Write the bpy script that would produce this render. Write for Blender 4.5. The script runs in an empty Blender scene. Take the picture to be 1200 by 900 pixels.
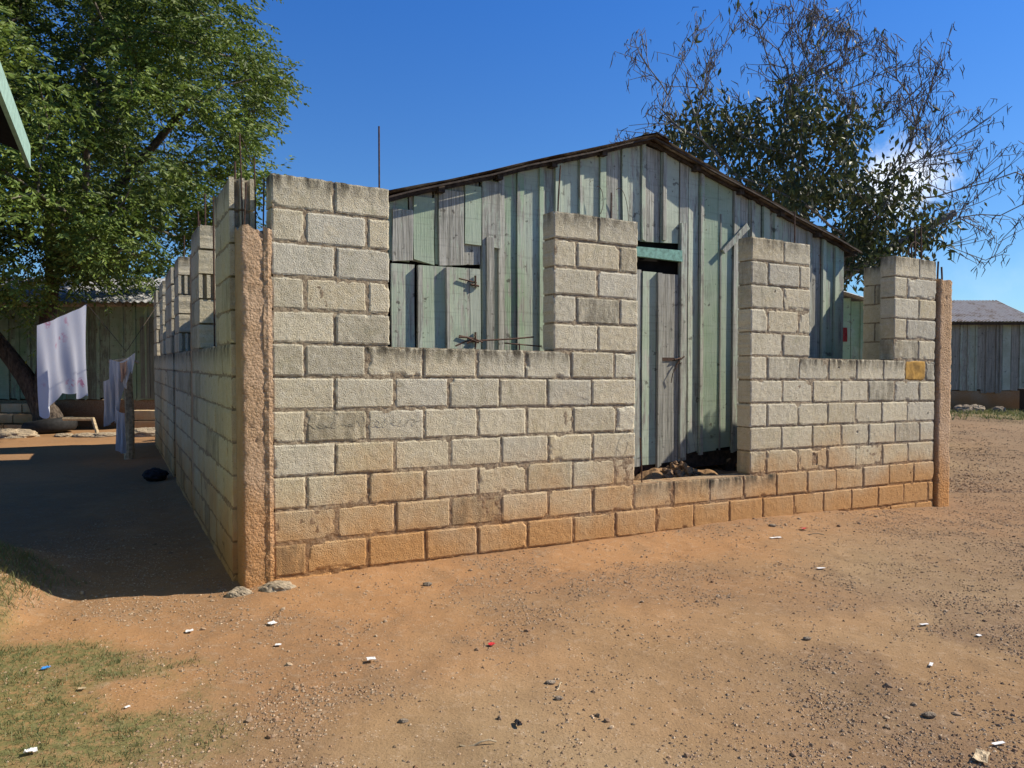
import bpy, math, random
import numpy as np
from mathutils import Vector

random.seed(7)
RNG = np.random.default_rng(7)
C = bpy.context.scene.collection
scn = bpy.context.scene

# ---------------------------------------------------------------- camera, sky, sun, exposure
CAM_H = 1.33
cam = bpy.data.cameras.new("camera"); cam.sensor_width = 36; cam.lens = 26.7
cam.clip_start = 0.05; cam.clip_end = 2000
camo = bpy.data.objects.new("camera", cam); C.objects.link(camo)
camo.location = (0, 0, CAM_H); camo.rotation_euler = (math.radians(88.5), 0, 0)
scn.camera = camo

# frame of the block house: D1 runs along its front wall, D2 goes back, P0 is the near corner
P0 = np.array([-1.42, 4.48]); D1 = np.array([.8757, .4829]); D2 = np.array([-.4829, .8757])
DL = np.array([-.4689, .8832])                       # direction of the side wall, slightly out of square
_sd = 3.0*D1 - 1.0*D2
SUN = Vector((_sd[0], _sd[1], 2.65)).normalized()    # towards the sun
sl = bpy.data.lights.new("sun", 'SUN'); sl.energy = 5.0; sl.angle = math.radians(.53); sl.color = (1, .91, .775)
so = bpy.data.objects.new("sun", sl); C.objects.link(so)
so.rotation_euler = SUN.to_track_quat('Z', 'Y').to_euler()

world = bpy.data.worlds.new("World"); scn.world = world; world.use_nodes = True
wt = world.node_tree; wt.nodes.clear()
def wn(t, **k):
    n = wt.nodes.new(t)
    for a, b in k.items(): setattr(n, a, b)
    return n
sky = wn('ShaderNodeTexSky', sky_type='NISHITA', sun_disc=False)
sky.sun_elevation = math.asin(SUN.z); sky.sun_rotation = math.atan2(SUN.x, SUN.y)
sky.altitude = 900; sky.air_density = 1.0; sky.dust_density = .25; sky.ozone_density = 3.0
bg = wn('ShaderNodeBackground'); bg.inputs[1].default_value = .058
wo = wn('ShaderNodeOutputWorld')
tc = wn('ShaderNodeTexCoord')
nz = wn('ShaderNodeTexNoise'); nz.inputs['Scale'].default_value = 14; nz.inputs['Detail'].default_value = 7; nz.inputs['Roughness'].default_value = .6
wt.links.new(tc.outputs['Generated'], nz.inputs['Vector'])
cloud = None
def cloud_mask(direction, half, soft):
    v = Vector(direction).normalized()
    dist = wn('ShaderNodeVectorMath', operation='DISTANCE'); dist.inputs[1].default_value = v
    sc_ = wn('ShaderNodeVectorMath', operation='SUBTRACT'); sc_.inputs[1].default_value = v
    wt.links.new(tc.outputs['Generated'], sc_.inputs[0])
    mul = wn('ShaderNodeVectorMath', operation='MULTIPLY'); mul.inputs[1].default_value = (1/half[0], 1/half[0], 1/half[1])
    wt.links.new(sc_.outputs[0], mul.inputs[0])
    ln = wn('ShaderNodeVectorMath', operation='LENGTH'); wt.links.new(mul.outputs[0], ln.inputs[0])
    a = wn('ShaderNodeMath', operation='MULTIPLY_ADD'); a.inputs[1].default_value = 2.6; 
    wt.links.new(nz.outputs['Fac'], a.inputs[0])
    b = wn('ShaderNodeMath', operation='MULTIPLY'); b.inputs[1].default_value = -1; wt.links.new(ln.outputs['Value'], b.inputs[0])
    wt.links.new(b.outputs[0], a.inputs[2])
    m = wn('ShaderNodeMapRange', interpolation_type='SMOOTHSTEP'); m.inputs[1].default_value = soft[0]; m.inputs[2].default_value = soft[1]
    m.inputs[4].default_value = soft[2]
    wt.links.new(a.outputs[0], m.inputs[0])
    return m.outputs[0]
m1 = cloud_mask((.505, 1, .247), (.072, .05), (.35, 1.25, .72))
m2 = cloud_mask((.66, 1, .12), (.25, .06), (.5, 1.9, .10))
mx = wn('ShaderNodeMath', operation='MAXIMUM'); wt.links.new(m1, mx.inputs[0]); wt.links.new(m2, mx.inputs[1])
tint = wn('ShaderNodeMix', data_type='RGBA', blend_type='MULTIPLY'); tint.inputs['Factor'].default_value = 1
sx = wn('ShaderNodeSeparateXYZ'); wt.links.new(tc.outputs['Generated'], sx.inputs[0])
em = wn('ShaderNodeMapRange'); em.inputs[1].default_value = .03; em.inputs[2].default_value = .42; wt.links.new(sx.outputs[2], em.inputs[0])
tm = wn('ShaderNodeMix', data_type='RGBA'); tm.inputs[6].default_value = (.80, 1.10, 1.28, 1); tm.inputs[7].default_value = (.46, 1.08, 1.86, 1)
wt.links.new(em.outputs[0], tm.inputs[0]); wt.links.new(tm.outputs[2], tint.inputs[7])
wt.links.new(sky.outputs[0], tint.inputs[6])
mixc = wn('ShaderNodeMix', data_type='RGBA'); mixc.inputs[7].default_value = (15.5, 15.9, 16.6, 1)
wt.links.new(mx.outputs[0], mixc.inputs[0]); wt.links.new(tint.outputs[2], mixc.inputs[6])
wt.links.new(mixc.outputs[2], bg.inputs[0]); wt.links.new(bg.outputs[0], wo.inputs[0])
scn.view_settings.view_transform = 'Standard'; scn.view_settings.look = 'None'
scn.view_settings.exposure = .62; scn.view_settings.gamma = 1

# ---------------------------------------------------------------- helpers
def W(s, t, z, slope=True):
    """point in the frame of the block house"""
    s = np.asarray(s, float); t = np.asarray(t, float); z = np.asarray(z, float)
    x = P0[0] + D1[0]*s + D2[0]*t; y = P0[1] + D1[1]*s + D2[1]*t
    return np.stack(np.broadcast_arrays(x, y, z - (.0145*s if slope else 0)), -1)
def WL(q, t, z):
    """point on the left side wall: q across (0 = outer face), t along it"""
    q = np.asarray(q, float); t = np.asarray(t, float); z = np.asarray(z, float)
    n = np.array([DL[1], -DL[0]])
    b = P0 - .2*D1
    return np.stack(np.broadcast_arrays(b[0] + DL[0]*t + n[0]*q, b[1] + DL[1]*t + n[1]*q, z), -1)

def _h(ix, iy, iz, seed):
    h = (ix*374761393 + iy*668265263 + iz*1274126177 + seed*974634779) & 0xffffffff
    h = ((h ^ (h >> 13))*1274126177) & 0xffffffff
    return ((h ^ (h >> 16)) & 0xffff)/65535.0
def vnoise(p, scale=1.0, seed=0):
    p = np.asarray(p, float)*scale
    if p.shape[-1] == 2: p = np.concatenate([p, np.zeros(p.shape[:-1] + (1,))], -1)
    i = np.floor(p).astype(np.int64); f = p - i; f = f*f*(3 - 2*f)
    r = 0
    for dx in (0, 1):
        for dy in (0, 1):
            for dz in (0, 1):
                w = (f[..., 0] if dx else 1-f[..., 0])*(f[..., 1] if dy else 1-f[..., 1])*(f[..., 2] if dz else 1-f[..., 2])
                r = r + w*_h(i[..., 0]+dx, i[..., 1]+dy, i[..., 2]+dz, seed)
    return r
def fbm(p, scale=1.0, seed=0, octv=4, gain=.5):
    r = 0; a = 1; n = 0
    for k in range(octv):
        r = r + a*vnoise(p, scale*2**k, seed+k*17); n += a; a *= gain
    return r/n
def sstep(a, b, x):
    x = np.clip((np.asarray(x, float)-a)/(b-a), 0, 1); return x*x*(3-2*x)

class MB:
    """collects shapes and links them as one mesh object"""
    def __init__(s): s.v = []; s.c = []; s.q = []; s.t = []; s.qm = []; s.tm = []; s.n = 0
    def add(s, v, f, m=0, col=(.5, .5, .5)):
        v = np.asarray(v, float).reshape(-1, 3); f = np.asarray(f, np.int64)
        s.v.append(v)
        c = np.asarray(col, float)
        s.c.append(np.broadcast_to(c, (len(v), 3)))
        if f.shape[1] == 4: s.q.append(f + s.n); s.qm.append(np.full(len(f), m))
        else: s.t.append(f + s.n); s.tm.append(np.full(len(f), m))
        s.n += len(v)
    def box8(s, p, m=0, col=(.5, .5, .5)):   # p: 8 points, bottom loop then top loop
        s.add(p, [(3, 2, 1, 0), (4, 5, 6, 7), (0, 1, 5, 4), (1, 2, 6, 5), (2, 3, 7, 6), (3, 0, 4, 7)], m, col)
    def box(s, x0, x1, y0, y1, z0, z1, m=0, col=(.5, .5, .5), f=None, sub=None):
        p = np.array([(x0, y0, z0), (x1, y0, z0), (x1, y1, z0), (x0, y1, z0), (x0, y0, z1), (x1, y0, z1), (x1, y1, z1), (x0, y1, z1)], float)
        if f is not None: p = f(p[:, 0], p[:, 1], p[:, 2])
        s.box8(p, m, col)
    def tube(s, pts, rad, m=0, n=6, col=(.5, .5, .5), caps=True):
        pts = np.asarray(pts, float); k = len(pts); rad = np.broadcast_to(np.asarray(rad, float), (k,))
        d = np.gradient(pts, axis=0); d /= np.linalg.norm(d, axis=1)[:, None] + 1e-9
        up = np.array([0, 0, 1.]) if abs(d[0, 2]) < .9 else np.array([1., 0, 0])
        a = np.cross(d, up); a /= np.linalg.norm(a, axis=1)[:, None] + 1e-9; b = np.cross(d, a)
        th = np.arange(n)*2*math.pi/n
        v = pts[:, None] + rad[:, None, None]*(np.cos(th)[None, :, None]*a[:, None] + np.sin(th)[None, :, None]*b[:, None])
        i = np.arange(k-1)[:, None]*n; j = np.arange(n)[None]; j2 = (j+1) % n
        f = np.stack([i+j, i+j2, i+n+j2, i+n+j], -1).reshape(-1, 4)
        s.add(v.reshape(-1, 3), f, m, col)
        if caps:
            base = s.n - k*n
            for e, o in ((0, 1), ((k-1)*n, -1)):
                vv = np.vstack([v[0 if e == 0 else -1], pts[0 if e == 0 else -1][None]])
                s.add(vv, [(jj, (jj+1) % n, n) for jj in range(n)], m, col)
    def grid(s, P, m=0, col=(.5, .5, .5), wrap=False):
        P = np.asarray(P, float); a, b = P.shape[:2]
        i = np.arange(a-1)[:, None]; j = np.arange(b if wrap else b-1)[None]; j2 = (j+1) % b
        f = np.stack([i*b+j, i*b+j2, (i+1)*b+j2, (i+1)*b+j], -1).reshape(-1, 4)
        c = np.asarray(col, float)
        s.add(P.reshape(-1, 3), f, m, c.reshape(-1, 3) if c.ndim == 3 else c)
    def build(s, name, mats, parent=None, smooth=False, origin=None):
        me = bpy.data.meshes.new(name)
        v = np.vstack(s.v); c = np.vstack(s.c)
        if origin is None and parent is not None: origin = np.array(world_loc(parent))
        if origin is not None: v = v - np.asarray(origin, float)
        q = np.vstack(s.q) if s.q else np.zeros((0, 4), np.int64); t = np.vstack(s.t) if s.t else np.zeros((0, 3), np.int64)
        mi = np.concatenate(s.qm + s.tm) if (s.qm or s.tm) else np.zeros(0)
        me.vertices.add(len(v)); me.vertices.foreach_set('co', v.astype(np.float32).ravel())
        loops = np.concatenate([q.ravel(), t.ravel()])
        me.loops.add(len(loops)); me.loops.foreach_set('vertex_index', loops.astype(np.int32))
        starts = np.concatenate([np.arange(len(q))*4, len(q)*4 + np.arange(len(t))*3])
        me.polygons.add(len(starts)); me.polygons.foreach_set('loop_start', starts.astype(np.int32))
        me.polygons.foreach_set('material_index', mi.astype(np.int32))
        me.polygons.foreach_set('use_smooth', np.full(len(starts), smooth))
        at = me.color_attributes.new('tint', 'FLOAT_COLOR', 'POINT')
        at.data.foreach_set('color', np.hstack([c, np.ones((len(c), 1))]).astype(np.float32).ravel())
        me.update(calc_edges=True); me.validate()
        for m in (mats if isinstance(mats, (list, tuple)) else [mats]): me.materials.append(m)
        o = bpy.data.objects.new(name, me); C.objects.link(o)
        if parent is not None: o.parent = parent
        elif origin is not None: o.location = origin
        return o
def world_loc(o):
    v = Vector((0, 0, 0))
    while o is not None: v += o.location; o = o.parent
    return v
def tag(o, label=None, cat=None, group=None, kind=None):
    if label: o['label'] = label
    if cat: o['category'] = cat
    if group: o['group'] = group
    if kind: o['kind'] = kind
    return o
def thing(name, label, cat, loc, group=None):
    o = bpy.data.objects.new(name, None); o.empty_display_size = .2; C.objects.link(o); o.location = [float(a) for a in loc]
    return tag(o, label, cat, group)

# ---------------------------------------------------------------- materials
class NT:
    def __init__(s, name, rough=.9, spec=.25):
        s.m = bpy.data.materials.new(name); s.m.use_nodes = True; s.t = s.m.node_tree
        s.b = s.t.nodes['Principled BSDF']; s.b.inputs['Roughness'].default_value = rough
        s.b.inputs['Specular IOR Level'].default_value = spec
        g = s.n('ShaderNodeNewGeometry'); s.pos = g.outputs['Position']; s.geo = g
    def n(s, t, **k):
        n = s.t.nodes.new(t)
        for a, b in k.items(): setattr(n, a, b)
        return n
    def l(s, a, b):
        if hasattr(a, 'is_linked') or hasattr(a, 'links'): s.t.links.new(a, b)
        else:
            if isinstance(a, (tuple, list)) and len(a) == 3 and b.type == 'RGBA': a = (*a, 1)
            b.default_value = a
    def scale(s, v, sc):
        n = s.n('ShaderNodeMapping'); s.l(v, n.inputs[0]); n.inputs['Scale'].default_value = sc; return n.outputs[0]
    def noise(s, sc, det=4, rough=.55, v=None, dist=0):
        n = s.n('ShaderNodeTexNoise'); s.l(v or s.pos, n.inputs['Vector']); n.inputs['Scale'].default_value = sc
        n.inputs['Detail'].default_value = det; n.inputs['Roughness'].default_value = rough; n.inputs['Distortion'].default_value = dist
        return n.outputs['Fac']
    def vor(s, sc, v=None, feat='F1'):
        n = s.n('ShaderNodeTexVoronoi', feature=feat); s.l(v or s.pos, n.inputs['Vector']); n.inputs['Scale'].default_value = sc
        return n.outputs['Distance']
    def rng(s, x, a, b, c=0., d=1., smooth=True):
        n = s.n('ShaderNodeMapRange', interpolation_type='SMOOTHSTEP' if smooth else 'LINEAR'); s.l(x, n.inputs[0])
        for i, q in enumerate((a, b, c, d)): n.inputs[i+1].default_value = q
        return n.outputs[0]
    def math(s, op, a, b=0.):
        n = s.n('ShaderNodeMath', operation=op); s.l(a, n.inputs[0]); s.l(b, n.inputs[1]); return n.outputs[0]
    def mix(s, f, a, b, bt='MIX'):
        n = s.n('ShaderNodeMix', data_type='RGBA', blend_type=bt); s.l(f, n.inputs[0]); s.l(a, n.inputs[6]); s.l(b, n.inputs[7]); return n.outputs[2]
    def attr(s):
        n = s.n('ShaderNodeAttribute', attribute_name='tint'); x = s.n('ShaderNodeSeparateColor'); s.l(n.outputs['Color'], x.inputs[0])
        return x.outputs[0], x.outputs[1], x.outputs[2]
    def xyz(s):
        n = s.n('ShaderNodeSeparateXYZ'); s.l(s.pos, n.inputs[0]); return n.outputs
    def bump(s, h, strength=.5, dist=.01):
        n = s.n('ShaderNodeBump'); s.l(h, n.inputs['Height']); n.inputs['Strength'].default_value = strength; n.inputs['Distance'].default_value = dist
        s.t.links.new(n.outputs[0], s.b.inputs['Normal'])
    def done(s, col, rough=None):
        s.l(col, s.b.inputs['Base Color'])
        if rough is not None: s.l(rough, s.b.inputs['Roughness'])
        return s.m

def simple(name, col, var=.25, sc=12, rough=.8, spec=.25, metal=0., bump=.2):
    k = NT(name, rough, spec); nn = k.noise(sc, 5)
    c2 = tuple(x*(1-var) for x in col); c1 = tuple(min(1, x*(1+var)) for x in col)
    k.b.inputs['Metallic'].default_value = metal
    if bump: k.bump(k.noise(sc*6, 4), bump, .01)
    return k.done(k.mix(k.rng(nn, .3, .7), c2, c1))

def mk_block():
    k = NT('block_concrete', .95, .12)
    r, g, b = k.attr()
    n1 = k.noise(3.2, 5, .6); n2 = k.noise(26, 6, .7); n3 = k.noise(170, 3, .7)
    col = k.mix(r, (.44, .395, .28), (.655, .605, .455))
    col = k.mix(k.rng(g, .12, .0, 0, .38), col, (.50, .485, .42))
    col = k.mix(k.math('MULTIPLY', g, .6), col, (.60, .50, .31))
    col = k.mix(k.rng(n1, .42, .68, 0, .4), col, (.45, .41, .30))
    col = k.mix(k.rng(n2, .40, .72, 0, .38), col, (.72, .69, .58))
    col = k.mix(k.rng(n3, .52, .68, 0, .6), col, (.27, .235, .165))
    # grey-green lichen blotches
    col = k.mix(k.rng(k.noise(5.5, 4, .65), .56, .74, 0, .4), col, (.30, .29, .18))
    # rain streaks and grime with shapes of their own
    stv = k.noise(1.0, 5, .65, v=k.scale(k.pos, (9, 9, .8)))
    col = k.mix(k.math('MULTIPLY', k.rng(stv, .54, .70, 0, .55), k.rng(k.noise(1.3, 4), .45, .62)), col, (.25, .225, .15))
    col = k.mix(k.rng(k.noise(2.3, 5, .7), .58, .72, 0, .35), col, (.62, .50, .29))
    # soil splashed up from the ground
    z = k.xyz()[2]
    zz = k.math('ADD', z, k.math('MULTIPLY', k.math('SUBTRACT', k.noise(1.7, 6, .65), .5), -1.1))
    col = k.mix(k.rng(zz, 1.25, .35, 0, .42), col, (.58, .455, .25))
    st = k.rng(zz, .78, .02, 0, .90)
    col = k.mix(st, col, (.52, .265, .09))
    # dark mildew on weathered tops
    drip = k.noise(9, 5, .65, v=k.scale(k.pos, (2.2, 2.2, .55)))
    col = k.mix(k.math('MULTIPLY', b, k.rng(drip, .34, .62, .15, 1)), col, (.07, .06, .042))
    v = k.vor(95); pit = k.rng(v, .08, .40)
    col = k.mix(k.math('MULTIPLY', k.rng(k.vor(62), .22, .10), k.rng(k.noise(14, 3), .48, .60)), col, (.20, .165, .11))
    k.bump(k.math('ADD', k.math('MULTIPLY', pit, .5), k.math('ADD', k.math('MULTIPLY', n3, .7), n2)), .9, .008)
    return k.done(col)
M_block = mk_block()
def mk_mortar():
    k = NT('mortar', .97, .1)
    n = k.noise(45, 6, .7); col = k.mix(k.rng(n, .3, .7), (.18, .135, .09), (.42, .345, .235))
    z = k.xyz()[2]; st = k.rng(k.math('ADD', z, k.math('MULTIPLY', k.math('SUBTRACT', k.noise(1.7, 6, .65), .5), -1.1)), .8, .0, 0, .8)
    col = k.mix(st, col, (.30, .14, .045))
    k.bump(n, .9, .012)
    return k.done(col)
M_mortar = mk_mortar()
def mk_column():
    k = NT('column_concrete', .95, .12)
    n1 = k.noise(4, 5, .6); n2 = k.noise(38, 6, .7); n3 = k.noise(150, 3)
    col = k.mix(k.rng(n1, .35, .65), (.44, .29, .165), (.53, .37, .235))
    col = k.mix(k.rng(n2, .5, .72, 0, .55), col, (.34, .21, .12))
    col = k.mix(k.rng(n3, .55, .7, 0, .5), col, (.55, .43, .32))
    z = k.xyz()[2]; st = k.rng(k.math('ADD', z, k.math('MULTIPLY', k.math('SUBTRACT', k.noise(2.2, 5), .5), -.9)), .7, -.05, 0, .85)
    col = k.mix(st, col, (.52, .24, .07))
    vv = k.vor(55); col = k.mix(k.rng(vv, .30, .12, 0, .22), col, (.50, .44, .36)); k.bump(k.math('ADD', n2, k.math('SUBTRACT', k.math('MULTIPLY', n3, .8), k.math('MULTIPLY', vv, .6))), 1.0, .014)
    return k.done(col)
M_column = mk_column()
def mk_wood(name, paint, paint2, wood=(.21, .205, .17), wood2=(.50, .49, .42)):
    k = NT(name, .85, .2)
    r, g, b = k.attr()
    gv = k.scale(k.pos, (34, 34, 1.1)); gr = k.noise(1.6, 6, .65, v=gv); gf = k.noise(6, 4, .6, v=gv)
    w = k.mix(k.rng(gr, .3, .7), wood, wood2)
    w = k.mix(k.rng(gf, .52, .72, 0, .75), w, (.085, .08, .065))
    p = k.mix(b, paint, paint2)
    p = k.mix(k.rng(k.noise(3, 5, .6), .35, .7, 0, .35), p, (.56, .60, .50))
    pv = k.noise(1.0, 7, .72, v=k.scale(k.pos, (22, 22, 4.2)))
    thr = k.math('ADD', pv, k.math('MULTIPLY', k.math('SUBTRACT', r, .5), .7))
    col = k.mix(k.rng(thr, .42, .56), w, p)
    # saw marks across the boards
    saw = k.noise(1.0, 3, .5, v=k.scale(k.pos, (3, 3, 55)))
    col = k.mix(k.rng(saw, .55, .7, 0, .22), col, (.14, .14, .12))
    col = k.mix(k.rng(k.noise(13, 4, .6), .62, .70, 0, .75), col, (.07, .06, .05))
    rst = k.noise(1.0, 4, .6, v=k.scale(k.pos, (40, 40, 2.2)))
    col = k.mix(k.math('MULTIPLY', k.rng(rst, .64, .74, 0, .8), k.rng(k.noise(1.9, 3), .5, .62)), col, (.16, .11, .07))
    col = k.mix(k.rng(k.noise(2.4, 5, .7), .55, .72, 0, .4), col, (.17, .18, .14))
    col = k.mix(g, k.mix(.5, col, (.09, .08, .07)), col)
    k.bump(k.math('ADD', gr, k.math('MULTIPLY', gf, .8)), .6, .006)
    return k.done(col)
M_gable = mk_wood('weathered_green_boards', (.28, .375, .245), (.44, .485, .385))
M_dkgreen = mk_wood('dull_green_boards', (.20, .34, .19), (.32, .46, .31), (.15, .18, .13), (.32, .36, .28))
M_greyboard = mk_wood('grey_green_boards', (.25, .29, .20), (.38, .40, .30), (.18, .17, .13), (.40, .38, .31))
M_lintel = simple('turquoise_paint', (.17, .34, .27), .3, 30, .6)
M_fascia = simple('pale_green_paint', (.25, .37, .30), .15, 20, .6)
M_darkwood = simple('dark_wood', (.055, .040, .03), .5, 25)
M_palewood = simple('pale_old_wood', (.40, .31, .19), .35, 25)
M_black = simple('painted_shade', (.012, .011, .010), .3, 10, 1.0, .05, 0, 0)  # near-black colour standing in for shade in gaps, indoors and under the eave
def mk_tin(name, c1, c2, rust, amount):
    k = NT(name, .55, .4); k.b.inputs['Metallic'].default_value = .25
    n = k.noise(2.2, 6, .65, v=k.scale(k.pos, (1.5, 1.5, 1.5))); f = k.noise(18, 5)
    col = k.mix(k.rng(f, .3, .7), c1, c2)
    col = k.mix(k.rng(n, .62-amount*.4, .75-amount*.3), col, k.mix(k.rng(f, .35, .65), rust, tuple(x*.45 for x in rust)))
    return k.done(col, k.rng(n, .3, .7, .45, .8))
M_tin_rusty = mk_tin('rusty_tin', (.26, .23, .20), (.42, .39, .35), (.12, .07, .04), .5)
M_tin_pale = mk_tin('pale_tin', (.27, .275, .28), (.40, .40, .40), (.22, .13, .09), .12)
M_tin_far = mk_tin('weathered_tin', (.28, .255, .225), (.40, .37, .33), (.22, .155, .11), .3)
M_rebar = simple('rusty_steel', (.075, .042, .028), .4, 60, .8, .3, .2)
M_ochre = simple('ochre_paint', (.38, .215, .045), .35, 14, .85)
M_rubber = simple('tyre_rubber', (.018, .018, .018), .3, 20, .75)
M_bark = None
def mk_bark(name, a, b, sc=8):
    k = NT(name, .95, .1); n = k.noise(1, 6, .7, v=k.scale(k.pos, (sc*3, sc*3, sc*.8))); f = k.noise(2, 4)
    k.bump(n, 1.0, .03); return k.done(k.mix(k.rng(n, .3, .7), a, k.mix(f, b, tuple(x*.6 for x in b))))
M_bark = mk_bark('brown_bark', (.035, .028, .022), (.15, .12, .095))
M_branch = mk_bark('pale_bark', (.09, .075, .06), (.30, .26, .21))
M_twig = mk_bark('grey_twigs', (.12, .11, .10), (.30, .28, .255))
M_pod = simple('dry_pods', (.085, .068, .06), .4, 9, .8)
def mk_leaf(name, dark, light, warm, trans=.35, gloss=.45):
    k = NT(name, gloss, .35); r, g, b = k.attr()
    col = k.mix(r, dark, light); col = k.mix(k.math('MULTIPLY', g, .5), col, warm)
    tr = k.n('ShaderNodeBsdfTranslucent'); k.l(k.mix(.5, col, light), tr.inputs[0])
    ms = k.n('ShaderNodeMixShader'); ms.inputs[0].default_value = trans
    out = k.t.nodes['Material Output']
    k.l(col, k.b.inputs['Base Color'])
    k.t.links.new(k.b.outputs[0], ms.inputs[1]); k.t.links.new(tr.outputs[0], ms.inputs[2]); k.t.links.new(ms.outputs[0], out.inputs[0])
    return k.m
M_leaf = mk_leaf('green_leaves', (.024, .050, .011), (.135, .205, .034), (.24, .27, .05), .30, .55)
M_leaf2 = mk_leaf('dark_glossy_leaves', (.020, .032, .011), (.066, .088, .028), (.10, .08, .03), .25, .5)
M_grass = mk_leaf('dry_grass', (.075, .105, .03), (.15, .17, .06), (.28, .24, .12), .3, .7)
def mk_ground():
    k = NT('dry_earth', .97, .08)
    r, g, b = k.attr()            # r = grass, g = gravel, b = red soil
    n0 = k.noise(.55, 5, .6); n1 = k.noise(2.6, 6, .6); n2 = k.noise(17, 6, .65); n3 = k.noise(85, 4, .7)
    col = k.mix(k.rng(n0, .35, .65), (.228, .155, .081), (.292, .206, .114))
    col = k.mix(k.math('MULTIPLY', b, .9), col, (.33, .178, .08))
    col = k.mix(k.math('MULTIPLY', g, k.rng(n2, .3, .62, .35, .9)), col, (.175, .112, .066))
    col = k.mix(k.rng(n1, .5, .72, 0, .45), col, (.20, .13, .072))
    col = k.mix(k.rng(n2, .52, .72, 0, .45), col, (.39, .285, .185))
    col = k.mix(k.rng(n3, .56, .70, 0, .75), col, (.095, .062, .037))
    v = k.vor(75); col = k.mix(k.math('MULTIPLY', k.rng(v, .27, .12), k.rng(k.noise(9, 3), .45, .7)), col, (.46, .37, .27))
    col = k.mix(k.math('MULTIPLY', r, k.rng(k.noise(30, 5, .7), .33, .6, .2, .9)), col, (.125, .13, .05))
    k.bump(k.math('ADD', k.math('MULTIPLY', n2, 1.0), k.math('MULTIPLY', n3, .7)), .55, .012)
    return k.done(col)
M_ground = mk_ground()
def mk_stone():
    k = NT('pebbles', .92, .15); r, g, b = k.attr()
    col = k.mix(r, (.19, .13, .078), (.50, .385, .255)); col = k.mix(k.math('MULTIPLY', g, .7), col, (.27, .14, .07)); col = k.mix(k.math('MULTIPLY', b, .4), col, (.11, .085, .065))
    return k.done(col)
M_stone = mk_stone()
M_rock = simple('grey_brown_rock', (.24, .19, .135), .35, 30, .92, .15, 0, .7)
M_rock2 = simple('pale_concrete_rubble', (.36, .29, .20), .3, 40, .95, .1, 0, .9)
def mk_cloth(name, base, prints=None):
    k = NT(name, .9, .1); col = base
    if prints:
        v = k.n('ShaderNodeTexVoronoi'); k.l(k.pos, v.inputs['Vector']); v.inputs['Scale'].default_value = 3.6
        m = k.math('MULTIPLY', k.rng(v.outputs['Distance'], .30, .16), k.rng(k.noise(24, 3), .42, .55))
        m2 = k.math('MULTIPLY', m, k.rng(k.noise(1.3, 2), .45, .55))
        col = k.mix(m2, base, prints); col = k.mix(k.rng(k.noise(60, 3), .5, .7, 0, .25), col, (.55, .57, .70))
    tr = k.n('ShaderNodeBsdfTranslucent'); k.l(col, tr.inputs[0]); k.l(col, k.b.inputs['Base Color'])
    ms = k.n('ShaderNodeMixShader'); ms.inputs[0].default_value = .35
    k.t.links.new(k.b.outputs[0], ms.inputs[1]); k.t.links.new(tr.outputs[0], ms.inputs[2]); k.t.links.new(ms.outputs[0], k.t.nodes['Material Output'].inputs[0])
    return k.m
M_sheet = mk_cloth('printed_sheet', (.70, .72, .80), (.60, .25, .36))
M_shirt = mk_cloth('pale_blue_cloth', (.55, .57, .62)); M_white = mk_cloth('white_cloth', (.78, .78, .76)); M_peach = mk_cloth('peach_cloth', (.62, .40, .27))
M_paper = simple('white_paper', (.66, .65, .62), .12, 60, .8, .2, 0, .1)
M_red = simple('red_plastic', (.55, .03, .035), .2, 40, .4)
M_dkred = simple('dull_red_cloth', (.17, .022, .022), .3, 30, .9)
M_blue = simple('blue_plastic', (.05, .25, .62), .2, 40, .4)
M_scratch = simple('scratched_marks', (.34, .315, .24), .2, 60, .9)
M_darkrag = simple('black_cloth', (.014, .013, .015), .4, 30)

# ---------------------------------------------------------------- ground
def st_of(x, y):
    dx = x - P0[0]; dy = y - P0[1]; return dx*D1[0]+dy*D1[1], dx*D2[0]+dy*D2[1]
def gz(x, y, fine=True):
    x = np.asarray(x, float); y = np.asarray(y, float)
    s, t = st_of(x, y)
    z = -.11*sstep(4.6, 6.8, s) - .02*np.exp(-((s-2.6)/1.2)**2)*np.exp(-(t/1.0)**2)
    z = z + .26*sstep(-2.42, -3.05, x)*np.exp(-((y-4.05)/.85)**4)*sstep(7, 5, y)
    z = z + .042*sstep(-.45, -.02, t)*sstep(5.2, 3.6, s)*sstep(-.35, .05, s)
    p = np.stack([x, y], -1)
    z = z + .05*(fbm(p, .35, 3, 3)-.5)*sstep(-.05, -.9, t) + .018*(fbm(p, 1.8, 5, 3)-.5)
    z = z + .012*(fbm(p*np.array([.5, 1.0]), 3.2, 15, 3)-.5) - .005*sstep(.60, .72, fbm(p, 4.5, 19, 2))
    if fine: z = z + .010*(fbm(p, 9, 9, 3)-.5)
    return z
def axis(lo, a, b, hi, d, g=1.22):
    m = list(np.arange(a, b+1e-6, d)); st = d
    while m[-1] < hi: st *= g; m.append(m[-1]+st)
    st = d; f = []
    x = a
    while x > lo: st *= g; x -= st; f.append(x)
    return np.array(f[::-1] + m)
gx = axis(-320, -4.2, 6.6, 320, .026); gy = axis(-40, 2.1, 8.2, 700, .026)
GX, GY = np.meshgrid(gx, gy)
GP = np.stack([GX, GY], -1)
GZ = gz(GX, GY)
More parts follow.
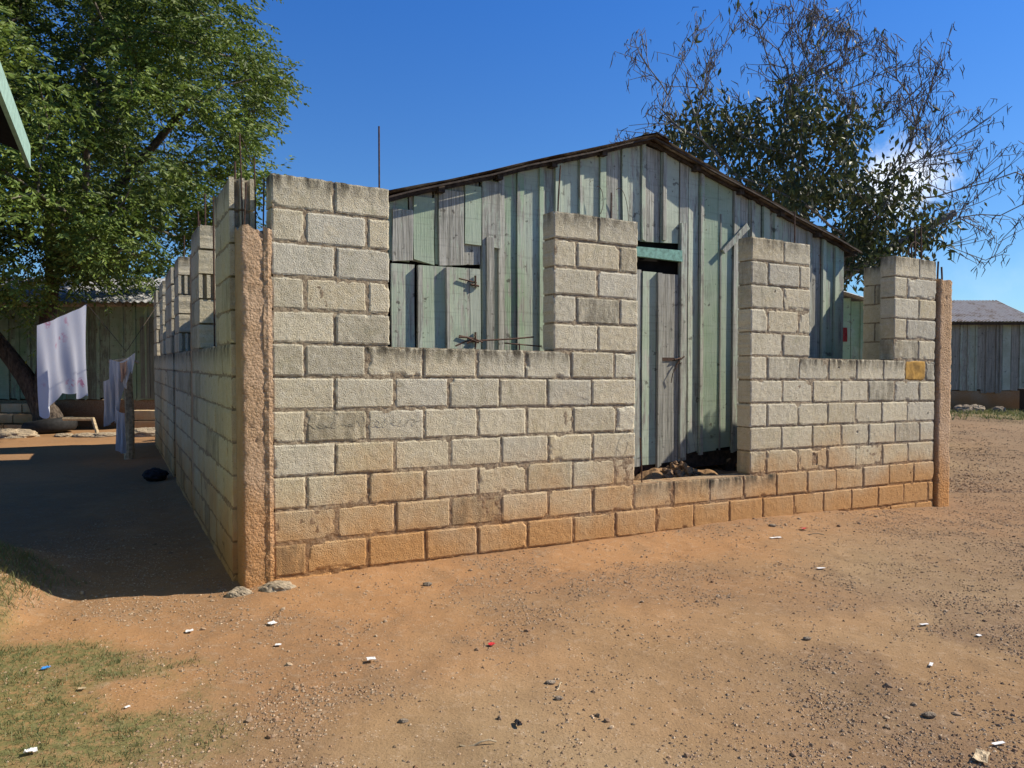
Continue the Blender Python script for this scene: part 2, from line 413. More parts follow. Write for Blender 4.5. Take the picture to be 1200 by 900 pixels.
def grass_mask(x, y):
    p = np.stack([x, y], -1)
    n = fbm(p, 1.5, 21, 4)
    yl = 3.02 + .50*np.clip((-x-1.15)/1.0, 0, 1) + .5*sstep(-2.3, -2.8, x)
    a = sstep(.12, -.22, (y-yl) + (n-.5)*.9)*sstep(-.95, -1.35, x + (n-.5)*.9 + .25*(y-2.6))
    a = a*sstep(.28, .55, fbm(p, 2.6, 31, 4) + .14*sstep(-1.5, -2.0, x))
    b = sstep(12, 14, x)*sstep(17, 20, y)*sstep(26, 24, y)*sstep(.35, .6, n)
    return np.clip(a + b, 0, 1)
def gravel_mask(x, y):
    p = np.stack([x, y], -1)
    a = sstep(.48, .66, fbm(p, 1.1, 41, 5))*.55
    b = sstep(.3, 1.6, x - .25*(y-2.5))*sstep(6.0, 3.4, y)*sstep(.36, .58, fbm(p, 1.6, 43, 4))
    c = sstep(1.8, 3.6, x)*.75*sstep(.25, .5, fbm(p, .8, 47, 4))
    return np.clip(np.maximum(np.maximum(a, b), c), 0, 1)
def red_mask(x, y):
    p = np.stack([x, y], -1); s, t = st_of(x, y)
    near = sstep(-2.2, -.2, t + (fbm(p, 1.2, 53, 3)-.5)*1.6)
    left = sstep(.6, -1.4, x + (fbm(p, .9, 51, 3)-.5)*1.4)
    return np.clip(.75*near*sstep(8, 5.5, s) + .7*left + .35*sstep(.5, .7, fbm(p, .7, 55, 3)), 0, 1)
g = MB(); g.grid(np.stack([GX, GY, GZ], -1), 0, np.stack([grass_mask(GX, GY), gravel_mask(GX, GY), red_mask(GX, GY)], -1))
go = g.build('ground', M_ground, smooth=True); tag(go, 'bare orange dirt yard strewn with fine gravel', 'ground', kind='structure')

# pebbles
def ico():
    p = (1+5**.5)/2
    v = np.array([(-1, p, 0), (1, p, 0), (-1, -p, 0), (1, -p, 0), (0, -1, p), (0, 1, p), (0, -1, -p), (0, 1, -p), (p, 0, -1), (p, 0, 1), (-p, 0, -1), (-p, 0, 1)])/1.9
    f = np.array([(0, 11, 5), (0, 5, 1), (0, 1, 7), (0, 7, 10), (0, 10, 11), (1, 5, 9), (5, 11, 4), (11, 10, 2), (10, 7, 6), (7, 1, 8), (3, 9, 4), (3, 4, 2), (3, 2, 6), (3, 6, 8), (3, 8, 9), (4, 9, 5), (2, 4, 11), (6, 2, 10), (8, 6, 7), (9, 8, 1)])
    return v, f
IV, IF = ico(); IVB, IFB = IV, IF
def stones(n, xf, yf, size, keep=None):
    IV, IF, q_ = (OV, OF, 6) if n > 9000 else (IVB, IFB, 12)
    x, y = xf(n), yf(n)
    if keep is not None:
        k = RNG.random(n) < keep(x, y); x, y = x[k], y[k]
    n = len(x); sz = size(n)
    v = IV[None]*(1 + .35*(RNG.random((n, q_, 1))-.5))*(sz[:, None, None])*(.6+.8*RNG.random((n, 1, 3)))*np.array([1, 1, .7])
    a = RNG.random(n)*6.28; ca, sa = np.cos(a), np.sin(a)
    vx = v[..., 0]*ca[:, None]-v[..., 1]*sa[:, None]; vy = v[..., 0]*sa[:, None]+v[..., 1]*ca[:, None]
    z = gz(x, y)
    V = np.stack([vx+x[:, None], vy+y[:, None], v[..., 2]+(z+sz*.18)[:, None]], -1)
    F = (IF[None] + (np.arange(n)*q_)[:, None, None]).reshape(-1, 3)
    return V.reshape(-1, 3), F, np.repeat(RNG.random((n, 3))**np.array([1, 1.5, 2.5]), q_, 0)
peb = MB()
yy = lambda n: 2.3 + 7.5*RNG.random(n)**1.6
def outside(x, y):
    s, t = st_of(x, y); ok = ~((t > -.03) & (s > -.25) & (s < 6.9))
    return ok*(.22 + .78*gravel_mask(x, y))*(1-.6*grass_mask(x, y))
xx = lambda n: RNG.random(n)*9.5 - 3.6
OV = np.array([(1, 0, 0), (0, 1, 0), (-1, 0, 0), (0, -1, 0), (0, 0, 1), (0, 0, -1)], float)
OF = np.array([(0, 1, 4), (1, 2, 4), (2, 3, 4), (3, 0, 4), (1, 0, 5), (2, 1, 5), (3, 2, 5), (0, 3, 5)])
def reb(n, size, keep):
    v, f, c = stones(n, xx, yy, size, keep); peb.add(v, f, 0, c)
reb(420000, lambda n: .0020+.0060*RNG.random(n)**4, lambda x, y: outside(x, y)**1.3*(.35+1.3*sstep(.42, .6, fbm(np.stack([x, y], -1), 5, 83, 3))))
xx0, yy0 = xx, yy
xx = lambda n: 4.5+9*RNG.random(n); yy = lambda n: 8.5+14*RNG.random(n)**1.4
reb(60000, lambda n: .005+.012*RNG.random(n)**3, lambda x, y: outside(x, y)*(.3+1.4*sstep(.4, .6, fbm(np.stack([x, y], -1), 1.5, 85, 3))))
xx, yy = xx0, yy0
reb(2300, lambda n: .006+.010*RNG.random(n)**2.2, lambda x, y: outside(x, y)**1.5)
tag(peb.build('gravel', M_stone), 'loose small stones scattered over the dirt yard', 'gravel', kind='stuff')

# short dry grass at the near left
def blades(n, x, y, hgt, wid, col):
    n = len(x); a = RNG.random(n)*6.28; h = hgt*(.4+.9*RNG.random(n)); ln = h*(.3+.9*RNG.random(n)); b = RNG.random(n)*6.28
    z = gz(x, y) - .004
    dx, dy = np.cos(a)*wid, np.sin(a)*wid
    p0 = np.stack([x-dx, y-dy, z], -1); p1 = np.stack([x+dx, y+dy, z], -1)
    mx_, my_ = x+np.cos(b)*ln*.4, y+np.sin(b)*ln*.4
    p2 = np.stack([mx_+dx*.7, my_+dy*.7, z+h*.62], -1); p3 = np.stack([mx_-dx*.7, my_-dy*.7, z+h*.62], -1)
    p4 = np.stack([x+np.cos(b)*ln, y+np.sin(b)*ln, z+h], -1)
    V = np.stack([p0, p1, p2, p3, p4], 1).reshape(-1, 3); o = np.arange(n)[:, None]*5
    return V, o+np.array([0, 1, 2, 3]), o+np.array([3, 2, 4]), np.repeat(col, 5, 0)
def add_blades(mb, x, y, hgt, wid):
    V, q, t, c = blades(len(x), x, y, hgt, wid, RNG.random((len(x), 3)))
    n0 = mb.n; mb.add(V, q, 0, c); mb.t.append(t+n0); mb.tm.append(np.zeros(len(t)))
gr = MB()
n = 90000; x = -4.2+4.2*RNG.random(n); y = 2.2+2.6*RNG.random(n)
k = RNG.random(n) < grass_mask(x, y)**1.4*.9; add_blades(gr, x[k], y[k], .016, .0016)
n = 9000; x = -3.6+1.15*RNG.random(n); y = 3.3+1.2*RNG.random(n)
k = RNG.random(n) < sstep(-2.5, -2.8, x); add_blades(gr, x[k], y[k], .05, .002)
cx = -3.2+2.2*RNG.random(520); cy = 2.3+1.9*RNG.random(520); k = RNG.random(520) < grass_mask(cx, cy)**1.5; cx, cy = cx[k], cy[k]
x = np.repeat(cx, 16)+RNG.normal(0, .016, 16*len(cx)); y = np.repeat(cy, 16)+RNG.normal(0, .016, 16*len(cx)); add_blades(gr, x, y, .026, .0017)
n = 5000; x = 11+7*RNG.random(n); y = 19.5+4*RNG.random(n)
k = RNG.random(n) < sstep(.4, .6, fbm(np.stack([x, y], -1), .9, 77, 3)); add_blades(gr, x[k], y[k], .10, .012)
tag(gr.build('grass', M_grass), 'thin short dry grass over the dirt at the near left', 'grass', kind='stuff')

# ---------------------------------------------------------------- block masonry
CH = .2; Z0 = .056; BL = .385; TH = .15
def block(mb, F, s0, s1, z0, z1, t0=0., th=TH, exposed=0., j=.016, tone=None, step=.0105, m=0, hole=False):
    """one hollow concrete block with worn arrises; F maps (s, t, z) to the world"""
    a0, a1, b0, b1 = s0+j*.5*(.7+.6*random.random()), s1-j*.5*(.7+.6*random.random()), z0+j*.5*(.6+.6*random.random()), z1-j*.5*(.6+.7*random.random())
    nx = max(3, int((a1-a0)/step)); nz_ = max(3, int((b1-b0)/step))
    S, Z = np.meshgrid(np.linspace(a0, a1, nx+1), np.linspace(b0, b1, nz_+1))
    q = np.stack([S, Z, np.full_like(S, t0*7)], -1)
    sd = random.randint(0, 9999)
    d = np.minimum(np.minimum(S-a0, a1-S), np.minimum(Z-b0, b1-Z))
    r = .0028 + .011*fbm(q, 16, sd, 3)**2.5
    e = np.where(d < r, r-np.sqrt(np.maximum(r*r-(r-d)**2, 0)), 0)
    T = t0 + e*.9 + .0035*(fbm(q, 30, sd+3, 3)-.5) + random.uniform(-.003, .003) + random.uniform(-.006, .006)*(S-a0) + random.uniform(-.010, .010)*(Z-b0)
    # corner chips
    for cs, cz in ((a0, b0), (a0, b1), (a1, b0), (a1, b1)):
        if random.random() < .10:
            rr = random.uniform(.012, .04); dd = np.hypot(S-cs, Z-cz); T = T + .02*sstep(rr, rr*.3, dd)
    if random.random() < .06:
        ps, pz = random.uniform(a0+.04, a1-.04), random.uniform(b0+.03, b1-.03); T = T + .012*sstep(.013, .004, np.hypot(S-ps, (Z-pz)))
    if random.random() < .25:
        T = T + .010*sstep(.55, .75, fbm(q, 11, sd+31, 3))*sstep(.035, .0, d)
    if hole: T = T + .11*sstep(.9, .7, np.maximum(abs(S-(a0+a1)/2-.03)/.034, abs(Z-(b0+b1)/2)/.062) + .5*(fbm(q, 25, 5, 2)-.5))
    ed = (d < 1e-6)
    jit = (fbm(q, 38, sd+7, 3)-.5)*.011
    S2 = S + np.where((S-a0 < 1e-6) | (a1-S < 1e-6), jit, 0); Z2 = Z + np.where((Z-b0 < 1e-6) | (b1-Z < 1e-6), jit, 0)
    tone = tone or (min(1, max(0, random.gauss(.52, .28))), random.random()**1.6)
    col = np.zeros(S.shape + (3,)); col[..., 0] = tone[0]; col[..., 1] = tone[1]
    mil = .10*random.random()
    if exposed: mil = np.clip(exposed*sstep(z1-.16, z1+.01, Z)*(.5+.9*fbm(q, 9, sd+2, 3)), 0, 1)
    elif random.random() < .14: mil = random.uniform(.25, .6)
    col[..., 2] = mil
    P = F(S2, T, Z2)
    mb.grid(P, m, col)
    # the loop round the front, carried back
    loop = [(0, i) for i in range(nx+1)] + [(i, nx) for i in range(1, nz_+1)] + [(nz_, i) for i in range(nx-1, -1, -1)] + [(i, 0) for i in range(nz_-1, 0, -1)]
    li = np.array(loop); A = P[li[:, 0], li[:, 1]]
    B = F(S2[li[:, 0], li[:, 1]], np.full(len(li), t0+th), Z2[li[:, 0], li[:, 1]]); cc = col[li[:, 0], li[:, 1]].copy()
    k_ = len(li); i = np.arange(k_); i2 = (i+1) % k_
    mb.add(np.vstack([A, B, B.mean(0)[None]]), np.stack([i2, i, i+k_, i2+k_], -1), m, np.vstack([cc, cc, cc[:1]]))
    mb.t.append(np.stack([i2+k_, i+k_, np.full(k_, 2*k_)], -1) + mb.n - (2*k_+1)); mb.tm.append(np.full(k_, m))
def row(mb, F, s0, s1, k, half, exposed=None, holes=(), skip=(), **kw):
    s = s0; first = True; i = 0; z0 = Z0+k*CH
    while s < s1-.02:
        L = BL*(.52 if first and half else 1)*random.uniform(.985, 1.015); first = False
        e = s+L
        if s1-e < .09: e = s1
        ex = 0
        if exposed:
            for a, b in exposed:
                if s < b-.03 and e > a+.03: ex = 1
        if (k, i) not in skip: block(mb, F, s, e, z0, z0+CH, exposed=ex, hole=(k, i) in holes, **kw)
        s = e; i += 1
def mortar(mb, F, s0, s1, z0, z1, t0=0., th=TH, inset=.0065, m=1, step=.014):
    nx = max(2, int((s1-s0)/step)); nz_ = max(2, int((z1-z0)/step))
    S, Z = np.meshgrid(np.linspace(s0+.016, s1-.016, nx+1), np.linspace(z0, z1-.006, nz_+1))
    q = np.stack([S, Z, np.zeros_like(S)], -1)
    T = t0+inset-.0025*sstep(.45, .75, fbm(q, 3.2, 95, 3)) + .010*(fbm(q, 30, 93, 3)-.5)
    P = F(S, T, Z); mb.grid(P, m)
    n0 = P[0]; n1 = P[-1]
    B = F(S, np.full_like(S, t0+th-inset), Z); mb.grid(B[::-1], m)
    mb.grid(np.stack([P[:, 0], B[:, 0]], 0), m); mb.grid(np.stack([B[:, -1], P[:, -1]], 0), m); mb.grid(np.stack([B[-1], P[-1]], 0), m)

Ff = lambda s, t, z: W(s, t, z)
house = thing('unfinished_house', 'roofless house of pale concrete blocks with open window and door gaps', 'house', W(0, 0, 0, False))
SE, D0, D1s, P1, P2, P3, P4 = 6.46, 2.70, 3.90, .74, 1.955, 4.63, 5.79
fw = MB()
for k in (-1, 0, 1):
    row(fw, Ff, 0, SE, k, k % 2 == 0, exposed=[(2.72, 3.88)] if k == 1 else None)
for k in range(2, 7):
    row(fw, Ff, 0, D0, k, k % 2 == 0, exposed=[(P1+.05, P2-.05)] if k == 6 else None)
    row(fw, Ff, D1s, SE if k != 6 else 5.975, k, k % 2 == 0, exposed=[(P3+.05, P4-.05)] if k == 6 else None, holes=((2, 2),) if k == 2 else ())
block(fw, Ff, 6.30, SE, Z0+6*CH, Z0+7*CH)
for k in range(7, 12):
    h = k % 2 == 0; ex = [(-1, 9)] if k == 11 else None
    row(fw, Ff, 0, P1, k, h, ex); row(fw, Ff, P2, D0+.018, k, h, ex); row(fw, Ff, D1s, P3, k, h, ex); row(fw, Ff, P4, SE, k, h, ex)
zb = Z0-CH; zt = Z0+12*CH; zs = Z0+7*CH
mortar(fw, Ff, 0, SE, zb, Z0+2*CH+.002)
mortar(fw, Ff, 0, D0, Z0+2*CH-.01, zs); mortar(fw, Ff, D1s, SE, Z0+2*CH-.01, zs)
for a, b in ((0, P1), (P2, D0+.018), (D1s, P3), (P4, SE)): mortar(fw, Ff, a, b, zs-.01, zt-.004)
fwo = fw.build('block_wall', [M_block, M_mortar], house)
yb = MB(); block(yb, Ff, 5.975, 6.30, Z0+6*CH, Z0+7*CH, tone=(.5, .5)); ybo = yb.build('painted_block', M_ochre, fwo)
tag(ybo, 'block painted ochre yellow')
# scratched scribbles on the blocks, each its own mark
def mark(pts):
    m_ = MB(); m_.tube(pts, .0008, 0, 4); tag(m_.build('scribble', M_scratch, fwo), 'faint illegible scribble scratched into the blocks')
def scribble(s0, s1, z, h, n, seed):
    u = np.linspace(0, 1, n*12); w_ = fbm(np.stack([u*n*.9, u*0+seed], -1), 1, seed, 2)
    a = s0+(s1-s0)*u + .022*np.sin(u*n*6.28+5*w_); zz = z + h*(np.sin(u*n*6.28*(.8+.4*w_)+1)*(.15+1.5*w_**2)) + h*.8*(w_-.5)
    mark(W(a, np.full_like(a, -.0025), zz))
scribble(.22, .52, Z0+4.52*CH, .022, 6, 1); scribble(.56, .95, Z0+4.55*CH, .026, 8, 2)
for s0, z, w_, h in ((2.3, Z0+5.5*CH, .11, .05), (2.55, Z0+5.4*CH, .1, .06), (2.58, Z0+3.5*CH, .07, .1), (4.9, Z0+5.5*CH, .09, .05)):
    u = np.linspace(0, 6.0, 40); mark(W(s0+w_*np.cos(u)*(1-.05*u), np.full_like(u, -.0025), z+h*np.sin(u+.6)))

# side walls
FL = lambda s, t, z: WL(t, s, z)          # along the left wall: s runs back, t goes in from the outer face
lw = MB()
def side_wall(mb, F, start, spans_low, spans_high, hollow=False):
    for a, b in spans_low:
        for k in range(-1, 7):
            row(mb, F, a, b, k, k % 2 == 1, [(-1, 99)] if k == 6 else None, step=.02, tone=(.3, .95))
        mortar(mb, F, a, b, zb, zs, step=.03)
    for a, b in spans_high:
        for k in range(7, 12):
            hw = .045 if hollow and (k + int(a*7)) % 3 == 1 or (hollow and k >= 10 and a < 1) else 0
            if hw:      # open cell in the end of a hollow block
                zz0, zz1 = Z0+k*CH+.007, Z0+(k+1)*CH-.007
                for ta, tb in ((.0, .03), (.06, .09), (.12, .15)): mb.box(a, a+hw+.012, ta+.001, tb-.001, zz0, zz1, 0, (.5, .5, .1), F)
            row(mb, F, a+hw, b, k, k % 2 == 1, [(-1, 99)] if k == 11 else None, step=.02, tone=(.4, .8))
        mortar(mb, F, a+(.045 if hollow else 0), b, zs-.01, zt-.004, step=.03)
side_wall(lw, FL, 0, [(.2, 2.60), (2.80, 4.55), (4.9, 8.9)], [(.2, .93), (1.96, 2.60), (3.97, 4.55), (5.0, 6.0), (6.6, 7.3), (8.1, 8.9)], hollow=True)  # far end made longer so that its shadow covers more of the passage
lwo = lw.build('block_wall', [M_block, M_mortar], house); tag(lwo, 'shaded side wall of blocks receding at the left')
FR = lambda s, t, z: np.asarray(W(SE+.02-np.asarray(t), np.asarray(s), z))
rw = MB(); side_wall(rw, FR, 0, [(.2, 4.6)], [(.2, .735), (2.2, 2.9), (3.8, 4.6)])
rwo = rw.build('block_wall', [M_block, M_mortar], house); tag(rwo, 'side wall of blocks at the far right end')

shade_bw = MB(); FB = lambda s, t, z: np.asarray(WL(np.asarray(s), 8.75+np.asarray(t), z))  # unseen back wall, added to cast shade on the far passage
side_wall(shade_bw, FB, 0, [(.2, 6.5)], [(.2, 1.6), (2.6, 4.2), (5.2, 6.5)])
bwo = shade_bw.build('block_wall', [M_block, M_mortar], house)

# rough concrete columns
def column(mb, F, s0, s1, t0, t1, z0, z1, seed, rag=.02, topcut=0., step=.014, smoothf=.0):
    """four rough faces as one wrapped sheet, plus a cap"""
    per = []
    for a, b in (((s0, t0), (s1, t0)), ((s1, t0), (s1, t1)), ((s1, t1), (s0, t1)), ((s0, t1), (s0, t0))):
        L = max(abs(b[0]-a[0]), abs(b[1]-a[1])); n = max(2, int(L/step))
        for i in range(n): per.append((a[0]+(b[0]-a[0])*i/n, a[1]+(b[1]-a[1])*i/n))
    per = np.array(per); nz_ = int((z1-z0)/step)
    cs, ct = (s0+s1)/2, (t0+t1)/2
    Z = np.linspace(z0, z1, nz_+1)
    S = np.broadcast_to(per[:, 0], (nz_+1, len(per))).copy(); T = np.broadcast_to(per[:, 1], S.shape).copy(); ZZ = np.broadcast_to(Z[:, None], S.shape).copy()
    q = np.stack([S, T, ZZ], -1)
    n1 = fbm(q, 9, seed, 3)-.5; n2 = fbm(q, 38, seed+5, 3)-.5
    es = np.minimum(S-s0, s1-S); et = np.minimum(T-t0, t1-T); edge = sstep(.03, 0, np.maximum(es, et))
    off = rag*(n1*.30+n2*.36) - .008*sstep(.66, .8, fbm(q, 24, seed+21, 3)) - .007*sstep(.30, .2, fbm(q*np.array([1, 1, .35]), 7, seed+23, 3)) - edge*.010*(fbm(q, 20, seed+9, 2))*1.6
    dx, dy = S-cs, T-ct; nx = np.where(et < 1e-6, 0, np.sign(dx)); ny = np.where(es < 1e-6, 0, np.sign(dy))
    nx = np.where(edge > .5, np.sign(dx)*.7, nx); ny = np.where(edge > .5, np.sign(dy)*.7, ny)
    S += nx*off; T += ny*off
    top = sstep(.15, 0, z1-ZZ); ZZ = ZZ + top*(fbm(np.stack([S, T, S*0], -1), 14, seed+3, 3)-.5)*(.05+topcut)
    P = F(S, T, ZZ); mb.grid(P, 0, wrap=True)
    c = P[-1].mean(0)[None]; m = len(per); mb.add(np.vstack([P[-1], c]), [(i, (i+1) % m, m) for i in range(m)])
def rebar(F, s, t, z0, z1, parent, lean=(0, 0), r=.0065, name='rebar', bend=.02):
    mb = MB(); u = np.linspace(0, 1, 7)
    p = F(s+lean[0]*u+bend*(u**2)*random.uniform(-1, 1), t+lean[1]*u, z0+(z1-z0)*u)
    mb.tube(p, r, 0, 6); return mb.build(name, M_rebar, parent)
cm = MB(); column(cm, Ff, -.17, .004, -.004, .21, -.12, 2.11, 11, .011, .05)
c1 = cm.build('concrete_column', M_column, house, smooth=True); tag(c1, 'rough pinkish corner column left short of the blocks')
# ragged trickle of concrete against the block ends
cm = MB(); column(cm, Ff, -.045, .012, -.012, .02, -.05, 2.13, 14, .024, .03); cm.build('concrete_seam', M_column, c1)
for s, t, z1 in ((-.14, .05, 2.42), (-.125, .17, 2.72), (-.03, .05, 2.46), (-.05, .17, 2.60)): rebar(Ff, s, t, 1.9, z1-.03, c1, r=.0045)
cm = MB(); column(cm, Ff, 6.485, 6.70, -.02, .21, -.25, 2.27, 12, .018)
c2 = cm.build('concrete_column', M_column, house, smooth=True); tag(c2, 'free edged rough column at the right end of the front wall')
for s, t, z1 in ((6.55, .05, 2.46), (6.63, .05, 2.41)): rebar(Ff, s, t, 2.2, z1, c2, r=.009)
for a in (2.60, 4.56):
    cm = MB(); column(cm, FL, a, a+(.2 if a < 3 else .12), .005, .15, -.1, 2.3 if a < 3 else 1.2, int(a*10), .02, step=.03); o = cm.build('concrete_column', M_column, house)
    if a < 3:
        for d_ in (.05, .15): rebar(FL, a+d_, .08, 2.2, 2.55+d_, o)
# loose bars standing out of the piers
rebar(Ff, .70, .09, 2.3, 2.86, fwo, r=.006, bend=.0)
rebar(Ff, 2.04, .08, 2.3, 2.80, fwo, (.01, 0), .0065); rebar(Ff, 2.52, .08, 2.3, 2.66, fwo, r=.0065)
rebar(Ff, 4.52, .08, 2.3, 2.74, fwo, (-.02, 0)); rebar(Ff, 6.24, .08, 2.3, 2.78, fwo, (-.03, 0), .008); rebar(Ff, 6.34, .08, 2.3, 2.80, fwo, (-.03, 0), .008); rebar(Ff, 6.18, .08, 2.3, 2.60, fwo, (0, 0), .008)
mb = MB(); u = np.linspace(0, 3.2, 16); mb.tube(W(6.16+.11*np.cos(u)+.07, np.full_like(u, .08), 2.50+.13*np.sin(u)), .006, 0, 5); mb.build('rebar', M_rebar, fwo)
rebar(FL, .5, .08, 2.3, 2.62, lwo)
rebar(FL, 1.66, .08, 1.4, 2.62, lwo); rebar(FL, 2.2, .08, 2.3, 2.75, lwo); rebar(FL, 4.2, .08, 2.3, 2.7, lwo)
# bent bars and tie wire on the window sill
mb = MB(); mb.tube(W([1.22, 1.30, 1.45, 1.65, 1.83], [.06]*5, [1.47, 1.505, 1.515, 1.53, 1.55]), .006, 0, 5)
mb.tube(W([1.30, 1.36, 1.42], [.05]*3, [1.49, 1.52, 1.50]), .006, 0, 5); mb.tube(W([1.36, 1.37, 1.36], [.05]*3, [1.44, 1.51, 1.55]), .006, 0, 5)
mb.tube(W([1.24, 1.30, 1.38], [.05]*3, [1.53, 1.53, 1.50]), .007, 0, 5); mb.build('rebar', M_rebar, fwo)
mb = MB(); mb.tube(W([1.72, 1.72], [.07, .07], [1.42, 1.50]), .006, 0, 5); mb.tube(W([1.60, 1.9], [.07, .07], [1.50, 1.485]), .005, 0, 5); mb.build('rebar', M_rebar, fwo)
# thin bar beside the doorway
rebar(Ff, 2.80, .05, .44, .80, fwo, r=.006)

# broken concrete lump at the foot of the corner column
def lump(name, centre, size, mat, label=None, cat=None, seed=1, parent=None, sub=18, squash=.6, group=None):
    u = np.linspace(0, math.pi, sub); v = np.linspace(0, 2*math.pi, sub*2, endpoint=False)
    U, Vv = np.meshgrid(u, v, indexing='ij')
    d = np.stack([np.sin(U)*np.cos(Vv), np.sin(U)*np.sin(Vv), np.cos(U)], -1)
    r = .6 + .75*fbm(d+seed*3.1, 1.7, seed, 4) + .25*(fbm(d+seed, 7, seed+2, 3)-.5)
    p = d*r[..., None]*np.array(size)*np.array([1, 1, squash])
    mb = MB(); mb.grid(p + np.array(centre), 0, wrap=True)
    o = mb.build(name, mat, parent, smooth=False, origin=None if parent else np.array(centre))
    if label: tag(o, label, cat, group)
    return o
c = W(.0, -.10, .0); lump('concrete_lump', (c[0], c[1], .01), (.11, .08, .09), M_rock2, 'broken concrete lump at the foot of the corner column', 'rubble', 3)
c = W(-.17, -.04, .0); lump('concrete_lump', (c[0]-.02, c[1]-.03, .0), (.08, .06, .08), M_rock2, 'smaller broken concrete lump just left of the corner column foot', 'rubble', 8)

# earth and rubble inside the doorway
ef = MB(); S, T = np.meshgrid(np.linspace(.12, 6.3, 220), np.linspace(.13, .95, 44))
q = np.stack([S, T, S*0], -1)
Z = .27 + .10*sstep(.3, .8, T) + .06*(fbm(q, 5, 61, 4)-.5)*2 + .16*sstep(.45, .75, fbm(q, 3.5, 66, 3))*np.exp(-((S-3.6)/.5)**2)*np.exp(-((T-.5)/.3)**2)
ef.grid(W(S, T, Z), 0, (0, .5, .6)); tag(ef.build('dirt_floor', M_ground, smooth=False), 'packed earth floor behind the block wall', 'ground', kind='structure')
rb = MB()
for i in range(420):
    s = random.gauss(3.62, .27); t = random.uniform(.3, .75); sz = random.uniform(.008, .034)*(1 if abs(s-3.6) < .4 else .5)
    zc = .33+.17*math.exp(-((s-3.62)/.22)**2)*math.exp(-((t-.55)/.22)**2)*random.uniform(.3, 1.1)
    v = IV*(1+.5*(RNG.random((12, 1))-.5))*sz*(.7+.6*RNG.random((1, 3)))
    rb.add(v+W(s, t, zc), IF, 0, np.append(RNG.random(1)*.3, [.6, .25]))
tag(rb.build('rubble', M_stone), 'heap of dry earth clods under the wooden door', 'rubble', kind='stuff')

# ---------------------------------------------------------------- wooden house behind the wall
TG = .80; SL, SR, SA, ZA, ZE, ZF = 1.00, 6.07, 3.41, 3.29, 2.53, .50
def ztop(s): return ZA - abs(s-SA)*(ZA-ZE)/((SR-SA) if s > SA else (SA-SL))
wh = thing('wooden_house', 'old wooden house of weathered green boards inside the block walls', 'house', W(SL, TG, 0, False))
FG = lambda s, t, z: W(s, t, z, False)
def board(mb, s0, s1, z0, z1=None, t=TG, th=.022, tilt=0., paint=.5, bright=1., hue=.5, lean=0., F=FG, m=0):
    """upright board; the front bows a little and the ends are out of true"""
    n = 6; w = random.uniform(-.004, .004); ph = random.random()*6
    za = (lambda s: z1) if z1 is not None else (lambda s: ztop(s)-.0)
    e0, e1 = random.uniform(-.02, .02), random.uniform(-.02, .02)
    rows = []
    for i in range(n+1):
        u = i/n; wob = w*math.sin(u*5+ph)+lean*(u-.5)
        a, b = s0+wob, s1+wob
        zl = z0+e0+(za(a)-z0-e0)*u; zr = z0+e1+(za(b)-z0-e1)*u
        tl = t-tilt*.5; tr = t+tilt*.5
        rows.append([(a, tl-th, zl), (b, tr-th, zr), (b, tr, zr), (a, tl, zl)])
    R = np.array(rows); P = F(R[..., 0], R[..., 1], R[..., 2])
    mb.grid(P, m, (paint, bright, hue), wrap=True)
    for e in (0, -1): mb.add(P[e], [(0, 1, 2, 3)], m, (paint, bright, hue))
gw = MB()
bk = np.array([(SL+.02, ZF), (SR-.02, ZF), (SR-.02, ZE-.02), (SA, ZA-.02), (SL+.02, ZE-.02)])
Pk = FG(bk[:, 0], np.full(5, TG+.02), bk[:, 1]); gw.add(Pk, [(0, 1, 3), (1, 2, 3), (0, 3, 4)], 1)  # black sheet behind the boards, paints the shade in their gaps
# boards from the door to the right corner, and left of the door; s of each joint
DS0, DS1, DZ1 = 3.12, 3.80, 2.30           # door hole
joints = [1.0, 1.17, 1.37, 1.52, 1.76, 1.93, 2.09, 2.31, 2.46, 2.68, 2.91, 3.13, 3.35, 3.58, 3.80, 3.90, 4.04, 4.27, 4.46, 4.68, 4.85, 5.02, 5.25, 5.50, 5.72, 5.90, 6.07]
spec = {3.90: (.55, 1, .9), 4.04: (.80, .95, .15), 4.27: (.72, 1, .35), 4.46: (.35, 1, .8), 3.80: (.35, 1, .9)}
for i in range(len(joints)-1):
    a, b = joints[i], joints[i+1]; sp = spec.get(a, (random.uniform(.25, .68), random.uniform(.8, 1), random.random()))
    z0 = ZF + random.uniform(-.05, .03)
    if a in (3.13, 3.35, 3.58): z0 = DZ1+.12
    if a == 3.80: z0 = .44
    if b <= 1.80: z0 = 2.10
    board(gw, a+.006, b-.007, z0, None, TG-random.uniform(0, .008), .022, random.uniform(-.012, .014), sp[0], sp[1], sp[2], random.uniform(-.018, .018))
bat = {4.70: .6, 5.92: .9, 1.93: .7, 2.10: 1, 2.31: .6, 2.46: .8, 2.70: .6, 2.91: 1, 3.15: 1, 3.36: .6, 3.60: .6, 4.05: .5, 4.47: 1, 4.86: 1, 5.02: .6, 5.50: 1, 5.73: .7}
for s, k_ in bat.items():
    w_ = random.uniform(.045, .075)*k_ + .012
    z0 = ZF-.02 if not (3.0 < s < 3.8) else DZ1+.13
    if s < 1.8: z0 = 2.10
    board(gw, s-.01, s-.01+w_, z0, None, TG-.022, random.uniform(.020, .030), .004, random.uniform(.3, .75), random.uniform(.9, 1), random.random(), random.uniform(-.012, .012))
board(gw, 4.30, 4.315, ZF, 2.75, TG-.022, .012, 0, .2, .3, .3)
gwo = gw.build('gable_wall', [M_gable, M_black], wh)
